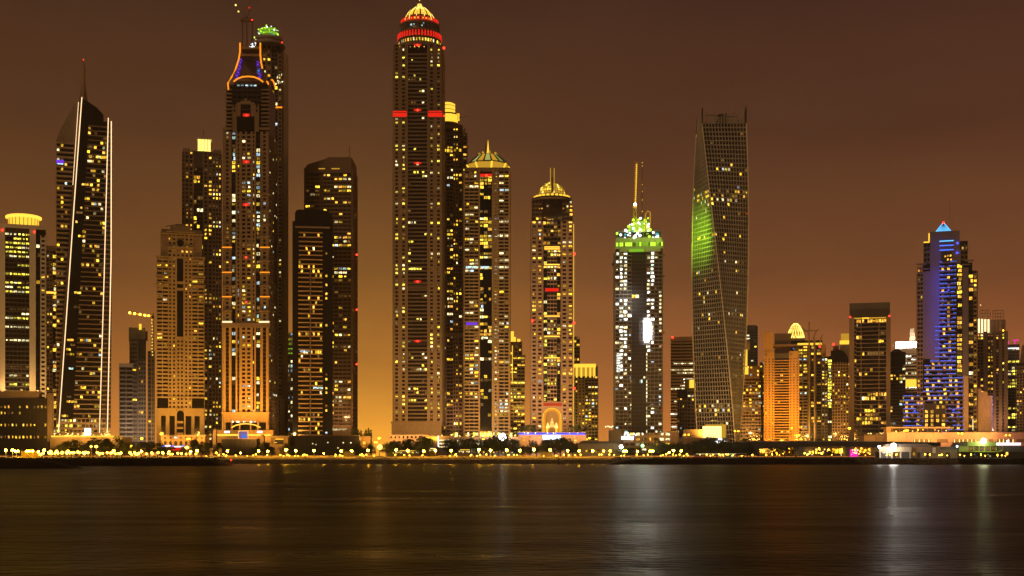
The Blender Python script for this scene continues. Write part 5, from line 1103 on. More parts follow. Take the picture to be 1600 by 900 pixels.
T.new('sign_bar', 'white_sign').pbox(1556, 1594, 692, 695.6, D, .3, 1.0); T.new('sign_emblem', 'white_sign').lathe(X(1574, D), D - .8, [(.01, Z(691, D)), (.9, Z(691, D)), (.9, Z(687.5, D)), (.01, Z(687.5, D))], 10); T.mb('sign_frame', 'steel').pbox(1572, 1573, 690, 698, D, .4, .4)
T.solid(1560, 1602, 698, 706, 'slate', .3); T.win(X(1573, D), Z(709, D), 1.6, 2.2, D - .4, 'win_warm')
for i in range(10): T.win(X(R.uniform(1502, 1590), D), Z(R.uniform(709, 714), D), .5, .6, D - .2, R.choice(('win_warm', 'win_cool', 'win_dim')))
T.done()
# long low roof and the kiosks along the promenade
T = Thing('low_pavilion', 'long low dark-roofed pavilion with a strip window behind the promenade lamps', 'pavilion', 934, 945, 12)
T.body(903, 968, 692, 713, 'brown', 'wall'); T.mb('roof', 'dark').prism([(904, 693), (909, 689.5), (962, 689.5), (970, 693)], 943, 16); T.solid(915, 937, 703, 706, 'glass', .1); T.solid(900, 966, 707, 708, 'sand', .6); T.done()
for a, b_, t_, lab, m_ in ((33, 56, 704, 'glowing yellow site hoarding behind the breakwater at left', 'gold'), (845, 862, 706, 'small yellow-lit kiosk below the pink arched tower', 'sand'), (536, 553, 705.5, 'small dark stone kiosk before the dark podium hall', 'tan')):
    T = Thing('kiosk', lab, 'kiosk', (a + b_) / 2, 922, 6); T.body(a, b_, t_ + 1.4, 715.5, m_ if m_ != 'gold' else 'yellow_paint', 'wall'); T.solid(a - 1, b_ + 1, t_, t_ + 1.6, 'tan', .6, 6, 'roof'); T.new('wall_rib', 'tan').pbox((a + b_) / 2, (a + b_) / 2 + .6, t_ + 1.4, 715, 922, .1, .2); T.done()
T = Thing('arcade_building', 'low orange-lit stone arcade with round arches in front of the beige stepped tower', 'building', 286, 1000, 16)
T.body(252, 320, 681, 712, 'orange_lit_stone', 'wall'); T.solid(250, 322, 679.6, 681.6, 'sand', .8, 16, 'cornice')
for i in range(8): T.new('arch', 'dark').prism(arch(258 + i * 8.2, 1.9, 697, 691, 8), 999.7, .4); T.new('arch', 'dark').pbox(256.6 + i * 8.2, 259.6 + i * 8.2, 683, 685.4, 1000, .3, .25)
T.win(X(275, 1000), Z(683.4, 1000), 2.6, 1.6, 999.4, 'win_white'); T.done()
T = Thing('market_stalls', 'row of market stalls with glaring blue, white and red lights below the beige stepped tower', 'stalls', 274, 978, 4)
T.body(253, 292, 699, 712, 'brown', 'wall')
for a, b_, y, m_ in ((253, 258, 696.5, 'blue_soft'), (258, 266, 695.5, 'white_sign'), (268, 271, 696, 'blue_light'), (273, 283, 697, 'white_sign'), (275, 283, 699.8, 'red_band'), (284, 288, 695.6, 'blue_soft'), (269, 281, 702, 'red_band')): T.new('stall_light', m_).pbox(a, b_, y, y + 1.7, 978, .2, .5 + .1 * R.random())
T.solid(252, 293, 698.6, 700, 'tan', .4, 4, 'canopy'); T.done()
T = Thing('orange_lodge', 'small orange-lit stone lodge with a column porch, left of the dark podium hall', 'building', 434, 996, 14)
T.body(422, 450, 683, 712, 'orange_lit_stone', 'wall'); T.solid(421, 452, 681, 683.4, 'sand', .9, 14, 'cornice'); T.new('porch_light', 'gold').pbox(430, 444, 685.8, 687, 996, .2, .5); T.new('porch_light', 'gold').pbox(429, 433, 691, 692, 996, .2, .5)
T.mb('porch', 'dark').pbox(429.5, 443, 687, 694, 996, .2, .1); T.solid(423.5, 427, 684.6, 694, 'brown', .2)
for x in (428, 443.4): T.solid(x, x + 1, 684, 697, 'orange_lit_stone', .7, .2, 'column')
T.done()
for px, top_, lab in ((335, 670, 'slender stone minaret-like pillar left of the video screen'), (409.5, 679, 'stubby dome-topped pillar right of the video screen')):
    T = Thing('stone_pillar', lab, 'pillar', px, 998, 4); T.body(px - 2.6, px + 2.6, top_ + 3, 712, 'brown', 'shaft'); T.lathe('cap', 'brown', px, [(2.9, top_ + 3), (2.9, top_ + 1.6), (2, top_ + .3), (0, top_ - .6)], 12); T.done()
T = Thing('dark_hall', 'low dark windowless hall in front of the orange-lit lobby', 'building', 372, 996, 16)
T.body(346, 401, 686, 712, 'dark', 'wall'); T.solid(345, 402, 684.8, 686.4, 'brown', .5, 16, 'roof')
for x in range(350, 400, 7): T.solid(x, x + .5, 686.4, 712, 'charcoal', .2, .1, 'rib')
T.done()
T = Thing('gate_lodge', 'small orange-lit gate lodge beside the bright gap in the skyline', 'building', 573, 1010, 10)
T.body(563, 579, 683, 712, 'orange_lit_stone', 'wall'); T.solid(562, 580, 681.6, 683.4, 'sand', .5, 10, 'cornice'); T.new('porch_light', 'gold').pbox(567, 571, 690, 694, 1010, .2, .3); T.mb('tent_roof', 'white').prism([(560.4, 688), (562, 679.5), (563.6, 688)], 1008, 1); T.done()
for i in range(26):   # small shops behind the promenade
    pass
for a, b_, t_, lab in ((604, 655, 703.5, 'long low shop with a row of small yellow lights, left of the kiosk block'), (664, 684, 700, 'low flat-roofed cafe with a pale light strip in front of the kiosk block'), (716, 738, 702, 'low cafe with a yellow sign strip below the octagon-crowned tower')):
    T = Thing('shop', lab, 'shop', (a + b_) / 2, 950, 8); T.body(a, b_, t_ + 1.4, 713, 'brown', 'wall'); T.solid(a - 1, b_ + 1, t_, t_ + 1.6, 'charcoal', .8, 8, 'roof')
    for i in range(int((b_ - a) / 3)): T.new('shop_light', R.choice(('win_lemon', 'win_pale', 'win_dim'))).pbox(a + 1 + i * 3, a + 1 + i * 3 + R.uniform(.8, 2.2), t_ + 2.5, t_ + 2.5 + R.uniform(1, 3), 950, .1, .2)
    T.new('sign_strip', 'gold' if 'yellow' in lab else 'warm_sign').pbox(a + 3, b_ - 4, t_ + .3, t_ + 1.2, 950, .1, 1.0); T.done()
# low walls of the promenade
for a, b_ in ((352, 476), (478, 600), (602, 724), (726, 848), (850, 960)):
    b = MB(); b.pbox(a, b_, 713.2, 716.5, 905, .5); o, w = ordinal('wall', a + 5)
    tag(b.build('promenade_wall', 'sand', None, (X(a, 905), 905, G)), 'low lamplit stone wall along the promenade, starting before ' + w, 'wall', 'promenade walls')
T = Thing('jetty_canopy', 'long thin white canopy on posts above the jetty, right of the parking deck', 'canopy', 1127, 845, 3, base=4.1)
T.mb('roof', 'white').pbox(1088, 1167, 708.4, 709.3, 845, 2.5); T.new('light_strip', 'warm_sign').pbox(1088, 1150, 709.3, 709.6, 845, .2, .1)
for x in (1092, 1114, 1130, 1144, 1160): T.new('post', 'white').pbox(x, x + .6, 709.3, 717, 845.6, .3)
T.new('green_light', 'green_lamp').ball((X(1143, 845), 844, Z(712.4, 845)), .35, 8); T.done()
def boat(px, D, L, label, mat):
    T = Thing('motor_boat', label, 'boat', px, D, 3, base=3.2); x0, x1 = X(px, D) - L / 2, X(px, D) + L / 2
    b = T.mb('hull', mat); n = 12; v = []
    for i in range(n + 1):
        u = i / n; x = x0 + (x1 - x0) * u; w = 1.5 * (1 - max(0, (u - .55) / .45) ** 2) + .03; sh = .5 * max(0, u - .5)
        v += [(x, D - w, 5.0 + sh), (x, D - w * .7, 4.0), (x, D, 3.6), (x, D + w * .7, 4.0), (x, D + w, 5.0 + sh)]
    b.poly(v, [(i * 5 + c, i * 5 + 5 + c, i * 5 + 6 + c, i * 5 + 1 + c) for i in range(n) for c in range(4)] + [(0, 1, 2, 3, 4)] + [(i * 5 + 4, i * 5 + 9, i * 5 + 5, i * 5) for i in range(n)])
    T.mb('cabin', 'white').box(x0 + L * .2, x0 + L * .6, D - 1, D + 1, 5.05, 6.2); T.mb('cabin_window', 'glass').box(x0 + L * .25, x0 + L * .56, D - 1.04, D - .98, 5.5, 6.0); T.mb('roof', 'white').box(x0 + L * .17, x0 + L * .64, D - 1.15, D + 1.15, 6.2, 6.32)
    T.mb('rail', 'steel').tube([(x0 + L * .65, D - 1.1, 5.3), (x0 + L * .65, D - 1.1, 5.9), (x1 - 1, D - .4, 6.1)], .04, 5); return T.done()
boat(1092, 843, 10.5, 'red-hulled motor boat moored at the left end of the jetty canopy', 'red_paint')
boat(1140, 843, 11, 'white-hulled motor boat moored under the middle of the jetty canopy', 'white')

# street lamps: one master, copied
def lamp_master(name, h, r, heads, mat, pole='concrete'):
    root = bpy.data.objects.new(name, None); COL.objects.link(root); root.location = (0, 0, G)
    MB().lathe(0, 0, [(.28, 0), (.28, .5), (.13, .7), (.09, h - r * .6)], 8).build('pole', pole, root)
    for hx in heads:
        if hx: MB().tube([(0, 0, h - .9), (hx * .7, 0, h - .35), (hx, 0, h)], .08, 5).build('arm', pole, root)
        MB().ball((hx, 0, h), r, 12).build('globe', mat, root)
        MB().lathe(hx, 0, [(r * .45, h + r * .86), (r * .3, h + r * 1.08), (.02, h + r * 1.2)], 8).build('globe_cap', 'charcoal', root)
    return root
def copy_tree(o, parent=None):
    c = o.copy(); COL.objects.link(c); c.parent = parent
    for ch in o.children: copy_tree(ch, c)
    return c
L1 = lamp_master('street_lamp', 5.2, .74, (0,), 'globe'); L2 = lamp_master('street_lamp', 5.0, .70, (-.9, .9), 'globe'); L3 = lamp_master('street_lamp', 4.4, .92, (0,), 'globe_far')
L5 = lamp_master('street_lamp', 5.2, .74, (0,), 'globe_amber'); L6 = lamp_master('street_lamp', 4.4, .8, (0,), 'globe_amber')
used = set()
def put(master, px, D, label, group, scale=1.0, z=G):
    o = master if master not in used else copy_tree(master); used.add(master)
    o.location = (X(px, D), D, z); o.scale = (scale,) * 3; tag(o, label, 'street lamp', group); return o
front = [(355.5, 1), (338, .8), (376, .7), (404, 1), (418.5, 1), (447, 1.05), (462, 1), (490.5, 1.05), (506, .7), (533, 1), (549.5, 1.05), (575, .95), (619, 1), (637, .95), (662, 1.05), (680.5, .95), (705, 1), (748.5, 1.05), (766.5, .95), (791.5, 1.1), (812, 1),
         (834, 1.1), (859.5, .95), (887, .9), (905, 1.05), (926, 1.05), (943, .95), (953.5, 1), (308, 1), (298, 1), (264, .95), (221, .95), (60, 1), (9, .95), (19.5, .95), (51, .95), (69, 1), (996, .8), (1045.5, .85), (1064.5, .95), (1052.5, 1)]
front.sort()
for px, s_ in front:
    o, w = ordinal('lamp', px); put(L5 if R.random() < .22 else L1, px, 900 + R.uniform(-2, 3), f'single-globe promenade lamp, {o} from the left before {w}', 'globe lamps along the promenade', s_ * R.uniform(.88, 1.16))
for px in (26, 43.5, 976.5, 1018):
    o, w = ordinal('lamp2', px); put(L2, px, 901, f'twin-headed globe lamp, {o} such lamp before {w}', 'globe lamps along the promenade')
back = [(76, .9), (79, 1.1), (88.5, 1.1), (86, .8), (97, .95), (103.5, .9), (106, 1.1), (109, .85), (113, .9), (115.5, .9), (121.5, 1), (124, .9), (130, .9), (134, .95), (137.5, .9), (152, .9), (167.5, .9), (175, .9), (177.5, 1.2), (189, .85), (203, .9), (210.5, .9), (217, .8), (237, .85), (247, .9), (254, .9), (255, .8)]
back += [(R.uniform(60, 330), R.uniform(.55, .85)) for _ in range(34)]
back.sort()
for px, s_ in back:
    o, w = ordinal('lamp3', px); put(L6 if R.random() < .3 else L3, px, R.uniform(906, 938), f'car-park globe lamp, {o} from the left before {w}', 'globe lamps of the car park', s_)
L4 = lamp_master('bollard_lamp', 2.2, .36, (0,), 'globe_far')
for px in sorted([R.uniform(315, 1185) for _ in range(92)]):
    o, w = ordinal('bollard', px); put(L4, px, R.uniform(908, 934), f'knee-high garden lamp, {o} from the left before {w}', 'garden lamps behind the promenade', R.uniform(.7, 1.3)); o_ = None
for px in sorted([R.uniform(1376, 1600) for _ in range(20)]):
    o, w = ordinal('bollard', px); put(L4, px, R.uniform(846, 852), f'knee-high garden lamp, {o} from the left before {w}', 'garden lamps along the right shore', R.uniform(.7, 1.2), 4.1)
# tall road lamps and floodlights
def road_lamp(px, ytop, ybase, D, heads, label, mat='globe_orange', r=.75, pole='orange_lit_stone'):
    T = Thing('road_lamp', label, 'street lamp', px, D, 0, 'tall orange road lamps'); x = X(px, D); z1 = Z(ytop, D); z0 = max(G, Z(ybase, D)) if ybase < 714 else G
    T.mb('pole', pole).lathe(x, D, [(.3, G), (.22, G + 2), (.12, z1)], 8)
    for hx in heads:
        dx = hx * D / F_PX
        if hx: T.new('arm', pole).tube([(x, D, z1 - .8), (x + dx * .6, D, z1 - .1), (x + dx, D, z1)], .1, 5)
        T.new('lamp_head', mat).ball((x + dx, D - .3, z1 - .1), r, 8, .7)
    return T.done()
road_lamp(1073, 679, 697, 975, (-3, 3), 'tall twin-headed orange road lamp beside the parking deck'); road_lamp(1151, 673.5, 692, 975, (-2.6, 2.6), 'tall twin-headed orange road lamp against the foot of the twisted tower')
road_lamp(1237, 669, 690, 975, (0,), 'tall single orange road lamp before the orange floodlit tower'); road_lamp(1244.5, 680, 690, 972, (0,), 'short orange road lamp on the bridge, left one of a close pair'); road_lamp(1248.6, 680, 690, 972, (0,), 'short orange road lamp on the bridge, right one of a close pair')
road_lamp(1327, 669, 690, 972, (0,), 'tall orange road lamp on the bridge beside the flat-capped tower', r=1.1); road_lamp(1416.5, 672.5, 690, 985, (-2, 0, 2), 'triple-headed orange road lamp before the roof terrace'); road_lamp(1500, 677, 690, 985, (-3, 3), 'twin-headed orange road lamp before the mall wall'); road_lamp(1574.5, 680, 690, 985, (-3, 3), 'twin-headed orange road lamp behind the white sign of the green shop')
road_lamp(252.5, 677.5, 700, 985, (0,), 'tall glaring orange lamp before the beige stepped tower', r=1.3); road_lamp(294.5, 685.5, 705, 985, (-1.6, 1.6), 'twin-headed orange lamp before the arcade building'); road_lamp(592.5, 684.5, 712, 1000, (0,), 'orange road lamp high in the glowing gap in the skyline', r=1.2)
road_lamp(587, 691, 712, 1010, (-1, 2), 'far orange road lamp in the glowing gap in the skyline', r=.7); road_lamp(150.5, 697.5, 712, 940, (0,), 'glaring yellow lamp under the trees, right of a fainter twin', 'globe_far', 1.2); road_lamp(142.5, 697.5, 712, 940, (0,), 'yellow lamp under the trees, left of its glaring twin', 'globe_far', .85)
road_lamp(205, 697, 712, 940, (0,), 'glaring yellow lamp under the trees before the unfinished concrete building', 'globe_far', 1.0); road_lamp(292, 699, 712, 930, (0,), 'glaring yellow-white lamp right of the market stalls', 'globe_far', 1.35); road_lamp(921, 684.5, 700, 985, (0,), 'orange lamp above the long low roof', r=.9); road_lamp(221, 685, 700, 985, (0,), 'orange lamp among trees before the unfinished concrete building', r=.9); road_lamp(755, 686.5, 712, 985, (0,), 'orange lamp before the shopping terrace', r=1.0)
T = Thing('stadium_mast', 'tall lamp mast with a cluster of pale pink lamps, left of the construction tower', 'lamp mast', 953, 1060, 0)
T.mb('pole', 'steel').lathe(X(953, 1060), 1060, [(.4, G), (.2, Z(668, 1060))], 8); T.mb('crossbar', 'steel').pbox(946, 958, 667.6, 668.2, 1060, .3)
for x in (946.5, 950, 952.5, 955, 957.5): T.new('lamp_head', 'warm_sign').ball((X(x, 1060), 1059.6, Z(667 + R.uniform(-1, 1), 1060)), .7, 8)
T.done()
def flood(px, py, D, label, mat, r, power, color, base=G, group='glaring floodlights', fwd=0.0):
    T = Thing('floodlight', label, 'floodlight', px, D, 0, group, base); x, z = X(px, D), Z(py, D)
    T.mb('pole', 'steel').lathe(x, D + .5, [(.16, base), (.1, z)], 6); T.mb('housing', 'charcoal').box(x - r, x + r, D + .1, D + .5, z - r * .8, z + r * .8); T.new('lamp_head', mat).ball((x, D, z), r, 12)
    T.done()
    l = lamp('POINT', px, py, D - r - 3.5, power, color, 2.0, name='floodlight_lamp'); return l
flood(785, 683, 990, 'blinding white floodlight before the shopping terrace', 'white_lamp', 2.9, 22000, (1, .95, .85))
flood(593.5, 698.5, 930, 'blinding golden floodlight in the glowing gap in the skyline', 'gold_bright', 2.0, 1500, (1, .65, .2))
flood(1396, 697, 856, 'blinding white floodlight on the roof of the white pavilion', 'white_lamp', 1.9, 13000, (1, .95, .85), 4.1); flood(1374, 698, 856, 'smaller white lamp on the left corner of the white pavilion', 'white_lamp', .8, 1500, (1, .95, .85), 4.1)
flood(1537, 689, 855, 'glaring yellow-green lamp on the fascia of the green shop', 'white_lamp', 1.7, 5000, (.85, 1, .25), 4.1); flood(1495.5, 697.5, 855, 'small pale lamp at the left end of the green shop', 'white_sign', .8, 900, (.9, 1, .6), 4.1)
flood(970.5, 698, 930, 'pale green-white floodlight before the parking deck, left of a greener one', 'white_lamp', 1.3, 5000, (.8, 1, .6)); flood(1004, 696.5, 940, 'green floodlight before the parking deck', 'green_lamp', 1.2, 3500, (.4, 1, .4))
# buoys
T = Thing('channel_buoy', 'red-lit channel buoy off the end of the left breakwater', 'buoy', 361, 800, 0, base=0)
x = X(361, 800); T.mb('float', 'red_paint').lathe(x, 800, [(.4, -.6), (1.1, -.2), (1.1, .5), (.4, .8)], 14); T.mb('tower', 'red_paint').lathe(x, 800, [(.5, .7), (.2, 2.6)], 8); T.new('lamp', 'red_lamp').ball((x, 800, 3.0), .5, 8); T.done()
T = Thing('channel_buoy', 'dark unlit buoy on the water below the pink arched tower', 'buoy', 873, 850, 0, base=0)
x = X(873, 850); T.mb('float', 'metal_black').lathe(x, 850, [(.5, -.6), (1.5, -.2), (1.4, .5), (.6, .9)], 14); T.mb('tower', 'metal_black').lathe(x, 850, [(.7, .8), (.3, 3.0)], 8); T.mb('topmark', 'metal_black').ball((x, 850, 3.4), .55, 8); T.done()

# trees: a few kinds, copied
def tree_master(name, h, wd, seed, mat='leaf'):
    r = random.Random(seed); root = bpy.data.objects.new(name, None); COL.objects.link(root)
    b = MB(); b.tube([(0, 0, 0), (.1, 0, h * .22), (-.05, .1, h * .42), (.1, .05, h * .62)], .26, 6, .12); cl = []
    for i in range(10):
        a = r.uniform(0, 6.28); zz = h * r.uniform(.42, .92); rr = wd * .5 * r.uniform(.25, .85) * math.sin(PI * min(.95, max(.18, (zz / h - .30) / .72)))
        c = Vector((math.cos(a) * rr, math.sin(a) * rr, zz)); cl.append(c); b.tube([(0, 0, h * r.uniform(.28, .5)), c * .6 + Vector((0, 0, h * .14)), c], .09, 4, .03)
    b.build('trunk', 'bark', root); f = MB()
    for c in cl:
        R_ = wd * r.uniform(.15, .26)
        for _ in range(75):
            d = Vector((r.gauss(0, 1), r.gauss(0, 1), r.gauss(0, .8))).normalized() * R_ * r.uniform(.35, 1.05); p = c + d; s_ = r.uniform(.18, .42)
            u = Vector((r.gauss(0, 1), r.gauss(0, 1), r.gauss(0, 1))).normalized(); w = u.orthogonal().normalized()
            f.poly([p - u * s_, p + w * s_ * .6, p + u * s_, p - w * s_ * .6], [(0, 1, 2, 3)])
    f.build('crown', mat, root); return root
def palm_master(name, h, seed):
    r = random.Random(seed); root = bpy.data.objects.new(name, None); COL.objects.link(root)
    MB().tube([(0, 0, 0), (.1, 0, h * .5), (.25, .05, h)], .24, 7, .16).build('trunk', 'bark', root); f = MB()
    for i in range(22):
        a = i * 2.4 + r.uniform(-.2, .2); L = r.uniform(2.0, 2.9); up = r.uniform(-.1, 1.0); pts = []
        for j in range(6):
            u = j / 5; pts.append(Vector((.25 + math.cos(a) * L * u, .05 + math.sin(a) * L * u, h + up * L * u - 1.15 * L * u * u)))
        for j in range(5):
            t_ = (pts[j + 1] - pts[j]).normalized(); sd = t_.cross(Vector((0, 0, 1))).normalized()
            for sg in (-1, 1):
                for q in range(3):
                    p = pts[j].lerp(pts[j + 1], q / 3); l_ = .62 * (1 - .5 * abs(j / 5 - .4)); f.poly([p, p + t_ * .16, p + sd * sg * l_ + t_ * .25 - Vector((0, 0, .22))], [(0, 1, 2)])
    f.build('crown', 'leaf_dark', root); return root
TM = [tree_master('broadleaf_tree', 8, 8.0, s_, 'leaf' if s_ % 2 else 'leaf_dark') for s_ in range(1, 6)]; PM = [palm_master('palm_tree', 6.6, s_) for s_ in (11, 12, 13)]
tused = set()
trees = [(4, 12), (18, 9), (34, 8), (50, 10), (66, 11), (82, 14), (92, 19), (101, 21), (112, 25), (120, 27), (127, 18), (136, 20), (145, 24), (152, 30), (160, 28), (168, 24), (176, 20), (186, 29), (194, 22), (203, 22), (212, 18), (222, 22), (234, 23), (246, 21), (303, 26), (316, 18), (326, 24), (338, 18),
         (399, 18), (412, 22), (424, 16), (444, 20), (452, 22), (474, 13), (492, 15), (515, 12), (541, 14), (556, 20), (563, 18), (571, 22), (580, 17), (603, 21), (611, 24), (620, 22), (628, 27), (637, 25), (646, 26), (655, 22), (662, 30), (668, 27), (703, 24), (712, 26), (722, 30), (731, 24), (741, 28), (751, 30), (760, 26),
         (770, 30), (779, 33), (789, 33), (798, 28), (806, 22), (817, 16), (828, 19), (838, 24), (847, 22), (856, 27), (866, 28), (876, 29), (886, 28), (895, 22), (904, 18), (974, 16), (985, 14), (1023, 20), (1032, 24), (1044, 22), (1052, 20), (1064, 24), (1076, 20), (1090, 24), (1100, 29), (1110, 30), (1120, 27), (1130, 22), (1142, 18), (1152, 22), (1162, 26), (1172, 20),
         (1208, 16), (1216, 20), (1226, 18), (1243, 22), (1298, 12), (1452, 20), (1464, 16), (1486, 14)]
kinds = ['broad dark leafy tree', 'rounded dark leafy tree', 'open-crowned dark tree', 'dense dark bushy tree', 'low spreading dark tree']
for px, hp in trees:
    i = R.randrange(5); src = TM[i]; o = src if src not in tused else copy_tree(src); tused.add(src)
    D = R.uniform(935, 976); hh = hp * D / F_PX * 1.06; s_ = hh / 8.0; ws = s_ * R.uniform(.95, 1.35) if hp > 16 else s_ * 1.5
    o.location = (X(px, D), D, G); o.scale = (ws, ws, s_); o.rotation_euler.z = R.uniform(0, 6.28); od, w = ordinal('tree', px); tag(o, f'{kinds[i]}, {od} tree from the left before {w}', 'tree', 'trees behind the promenade')
palms = [(322, 700, 27), (314, 700, 24), (910, 700, 30), (915.5, 700, 31), (96, 700, 16), (830, 676, 0), (1290, 712, 14), (1420, 712, 16), (1514, 712, 12), (345, 712, 22), (104, 712, 30), (118, 712, 33), (141, 712, 31), (166, 712, 35), (190, 712, 30), (228, 712, 29), (613, 712, 29), (641, 712, 34), (670, 712, 36), (699, 712, 33), (735, 712, 36), (763, 712, 34), (802, 712, 33), (852, 712, 32), (884, 712, 33), (1096, 712, 33), (1133, 712, 30), (1168, 712, 27), (1455, 712, 26), (1490, 712, 24)]
palms.sort()
for px, yb, hp in palms:
    if hp == 0: continue
    i = R.randrange(3); src = PM[i]; o = src if src not in tused else copy_tree(src); tused.add(src)
    D = R.uniform(940, 970); s_ = hp * D / F_PX / 8.0; o.location = (X(px, D), D, G); o.scale = (s_,) * 3; o.rotation_euler.z = R.uniform(0, 6.28); od, w = ordinal('palm', px); tag(o, f'dark feathery palm, {od} palm from the left before {w}', 'palm', 'palms behind the promenade')
for px, D, yb, hp, lab in ((817, 1018, 679, 15, 'bushy tree on the roof of the pink podium, leftmost there'), (826, 1020, 679, 15, 'bushy tree on the roof of the pink podium, second from its left end'), (835, 1018, 679, 13, 'smaller bushy tree on the roof of the pink podium, left of the glowing arch'), (893, 1020, 679, 13, 'smaller bushy tree on the roof of the pink podium, beside the arch on its right'), (903, 1018, 679, 16, 'bushy tree on the roof of the pink podium, second from its right end'), (911, 1020, 679, 14, 'bushy tree on the roof of the pink podium, rightmost there'),
                      (562, 1030, 690, 20, 'tall tree standing behind the gate lodge on its left'), (571, 1030, 690, 20, 'tall tree standing behind the gate lodge on its right')):
    o = copy_tree(R.choice(TM)); s_ = hp * D / F_PX / 8; o.location = (X(px, D), D, Z(yb, D) if yb < 685 else G); 
    if yb >= 685: s_ = (713 - 670) * D / F_PX / 8
    o.scale = (s_ * (1.2 if yb < 685 else .62), s_ * 1.2, s_); o.rotation_euler.z = R.uniform(0, 6); tag(o, lab, 'tree', 'trees behind the promenade' if yb >= 685 else 'trees on the pink podium')
for src in TM + PM:
    if src not in tused:
        for c in list(src.children): bpy.data.objects.remove(c)
        bpy.data.objects.remove(src)
# parked cars along the promenade road
def car_master(name, mat):
    root = bpy.data.objects.new(name, None); COL.objects.link(root); b = MB()
    side = [(-2.2, .35), (-2.25, .85), (-1.5, .98), (2.15, .92), (2.25, .6), (2.2, .35)]
    def ext(pts, w, part, m_):
        q = MB(); n = len(pts); v = [(x, -w, z) for x, z in pts] + [(x, w, z) for x, z in pts]; q.poly(v, [tuple(range(n - 1, -1, -1)), tuple(range(n, 2 * n))] + [(i, (i + 1) % n, (i + 1) % n + n, i + n) for i in range(n)]); return q.build(part, m_, root)
    ext(side, .88, 'body', mat); ext([(-1.55, .98), (-1.15, 1.42), (.55, 1.45), (1.3, .96)], .76, 'cabin', 'glass'); ext([(-1.15, 1.42), (-1.1, 1.48), (.5, 1.5), (.56, 1.45)], .74, 'roof', mat)
    for x in (-1.35, 1.4):
        for y in (-.82, .82):
            w = MB(); w.tube([(x, y - .1, .33), (x, y + .1, .33)], .33, 12); w.build('wheel', 'metal_black', root)
    for y in (-.6, .6): MB().box(2.2, 2.27, y - .18, y + .18, .62, .76).build('headlight', 'white', root); MB().box(-2.29, -2.22, y - .18, y + .18, .68, .8).build('tail_light', 'red_paint', root)
    return root
CM = [(car_master('parked_car', 'white'), 'white'), (car_master('parked_car', 'steel'), 'grey'), (car_master('parked_car', 'dark'), 'black')]
cused = set()
for px in (14, 28, 93, 118, 126, 160, 184, 226, 240, 258, 329, 385, 473, 516, 522, 558, 590, 596, 690, 810, 818, 990, 1058, 1062):
    m_, cn = R.choice(CM) if px not in (516, 522, 808) else CM[0]; o = m_ if m_ not in cused else copy_tree(m_); cused.add(m_)
    o.location = (X(px, 914), 914 + R.uniform(-1, 1), G + .01); o.rotation_euler.z = R.choice((0, PI)) + R.uniform(-.1, .1); od, w = ordinal('car', px); tag(o, f'parked {cn} car, {od} car from the left before {w}', 'car', 'cars parked behind the promenade')

# ------------------------------------------------------------------ unseen spots added to light the towers, without fixtures
for px in range(100, 1600, 72):   # added fill over the podium roofs, brightening the facades like street glow
    if 440 < px < 575: wash(px, 678, 1036, 17000, (1, .50, .13), 45)
    else: wash(px, 677, 978, 64000 if px < 950 else (18000 if px < 1060 else 64000), (1, .47, .075), 32)
for px in (8, 34, 60): wash(px, 609, 1036, 9000, (1, .52, .14), 40)
OR = (1, .42, .05)
for px in (352, 385, 418): wash(px, 690, 1005, 24000, OR, 40)
for px in (358, 384, 411): wash(px, 676, 1004, 56000, OR, 62, 90)
for px in (256, 282, 310): wash(px, 680, 1012, 46000, (1, .48, .05), 58, 110)
for px in (1198, 1222, 1246): wash(px, 689, 1078, 52000, (1, .36, .02), 35)
for px in (1200, 1244): wash(px, 686, 1070, 110000, (1, .36, .02), 50, 80)
wash(1540, 690, 1006, 30000, (1, .30, .26), 30); wash(130, 679, 1008, 30000, (1, .58, .16), 40); wash(84, 676, 1110, 26000, (1, .45, .12), 40); wash(214, 676, 1200, 40000, (1, .62, .35), 35); wash(200, 690, 1200, 20000, (1, .62, .35), 35)
for y in range(425, 560, 14): lamp('SPOT', 1467, y, 1034.0, 1250, (.05, .09, 1), .4, (1464, y, 1040), 150)
for y in (380, 395): lamp('SPOT', 1464, y, 1035.5, 420, (.05, .14, 1), .4, (1464, y, 1040), 165); lamp('SPOT', 1496, y, 1035.5, 420, (.05, .14, 1), .4, (1496, y, 1040), 165)
for y, p_ in ((330, 20000), (352, 70000), (374, 70000), (394, 22000)): lamp('SPOT', 1068, y, 1034, p_ * .9, (.46, 1, .03), 1.2, (1088, y + 3, 1052), 80, 1.0)
wash(998, 352, 1040, 16000, (.6, 1, .10), -20)
for px in (968, 983, 998, 1013, 1028): lamp('SPOT', px, 376, 1036.5, 1300, (.5, 1, .06), .5, (px, 381, 1045), 150)
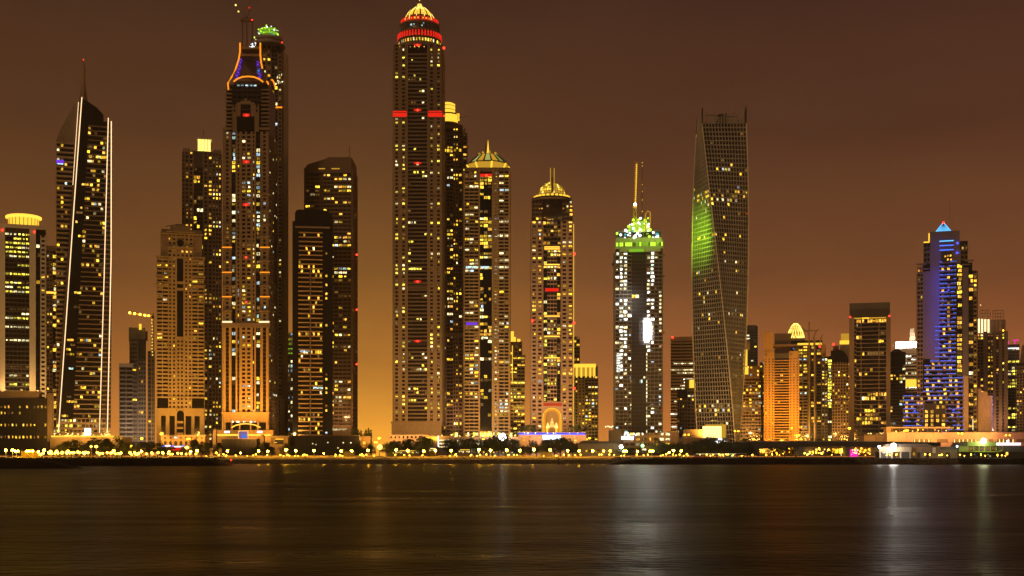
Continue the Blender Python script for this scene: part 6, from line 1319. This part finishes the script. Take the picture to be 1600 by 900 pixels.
for px, y in ((1428, 640), (1452, 610), (1470, 590), (1490, 640), (1486, 560), (1482, 500), (1482, 450)): lamp('SPOT', px, y, 1033, 850, (.05, .10, 1), .5, (px, y, 1040), 150); wash(985, 470, 1036, 1200, (1, 1, .85), 0)
wash(863, 655, 1034, 4000, (1, .42, .12), 10); wash(863, 692, 990, 7000, (1, .34, .25), 10)
for px in (1405, 1440, 1480, 1520, 1560, 1595): wash(px, 692, 976, 8000 if px < 1450 else 6500, (1, .36, .12) if px < 1450 else (1, .32, .22), 12)
wash(1124, 655, 1000, 9000, (1, .5, .2), 20); wash(1085, 678, 970, 900, (1, .5, .15), 10)
wash(640, 694, 984, 8000, (1, .5, .25), 10); wash(286, 692, 984, 9000, (1, .45, .08), 10); wash(436, 690, 984, 5000, (1, .5, .08), 5); wash(572, 686, 1000, 4000, (1, .5, .08), 5)
wash(760, 678, 1030, 12000, (1, .58, .22), 35); wash(530, 650, 1070, 24000, (1, .48, .16), 40); wash(708, 660, 1085, 26000, (1, .5, .2), 45)
wash(916, 672, 1098, 14000, (1, .58, .12), 30); wash(808, 640, 1130, 20000, (1, .55, .10), 40); wash(1070, 680, 1130, 34000, (1, .50, .12), 40); wash(1305, 678, 1122, 30000, (1, .48, .09), 42); wash(1402, 678, 1100, 16000, (1, .5, .12), 40); wash(1172, 676, 1130, 32000, (1, .5, .12), 40); wash(1262, 680, 1160, 44000, (1, .5, .10), 40); wash(1550, 670, 1130, 30000, (1, .5, .25), 40)
lamp('POINT', 585, 700, 1300, 14000, (1, .55, .08), 3, name='street_light_beyond'); lamp('POINT', 594, 704, 1500, 14000, (1, .55, .08), 3, name='street_light_beyond')
# ------------------------------------------------------------------ haze over the city and the water
m, t = new_mat('haze')
pv = N(t, 'ShaderNodeVolumePrincipled'); pv.inputs['Color'].default_value = (.95, .86, .74, 1); pv.inputs['Density'].default_value = HAZE; pv.inputs['Anisotropy'].default_value = .35
o_ = N(t, 'ShaderNodeOutputMaterial'); t.links.new(pv.outputs[0], o_.inputs['Volume'])
b = MB(); b.box(-2700, 2700, -350, 1720, -3, 520); tag(b.build('haze', 'haze'), kind='stuff')
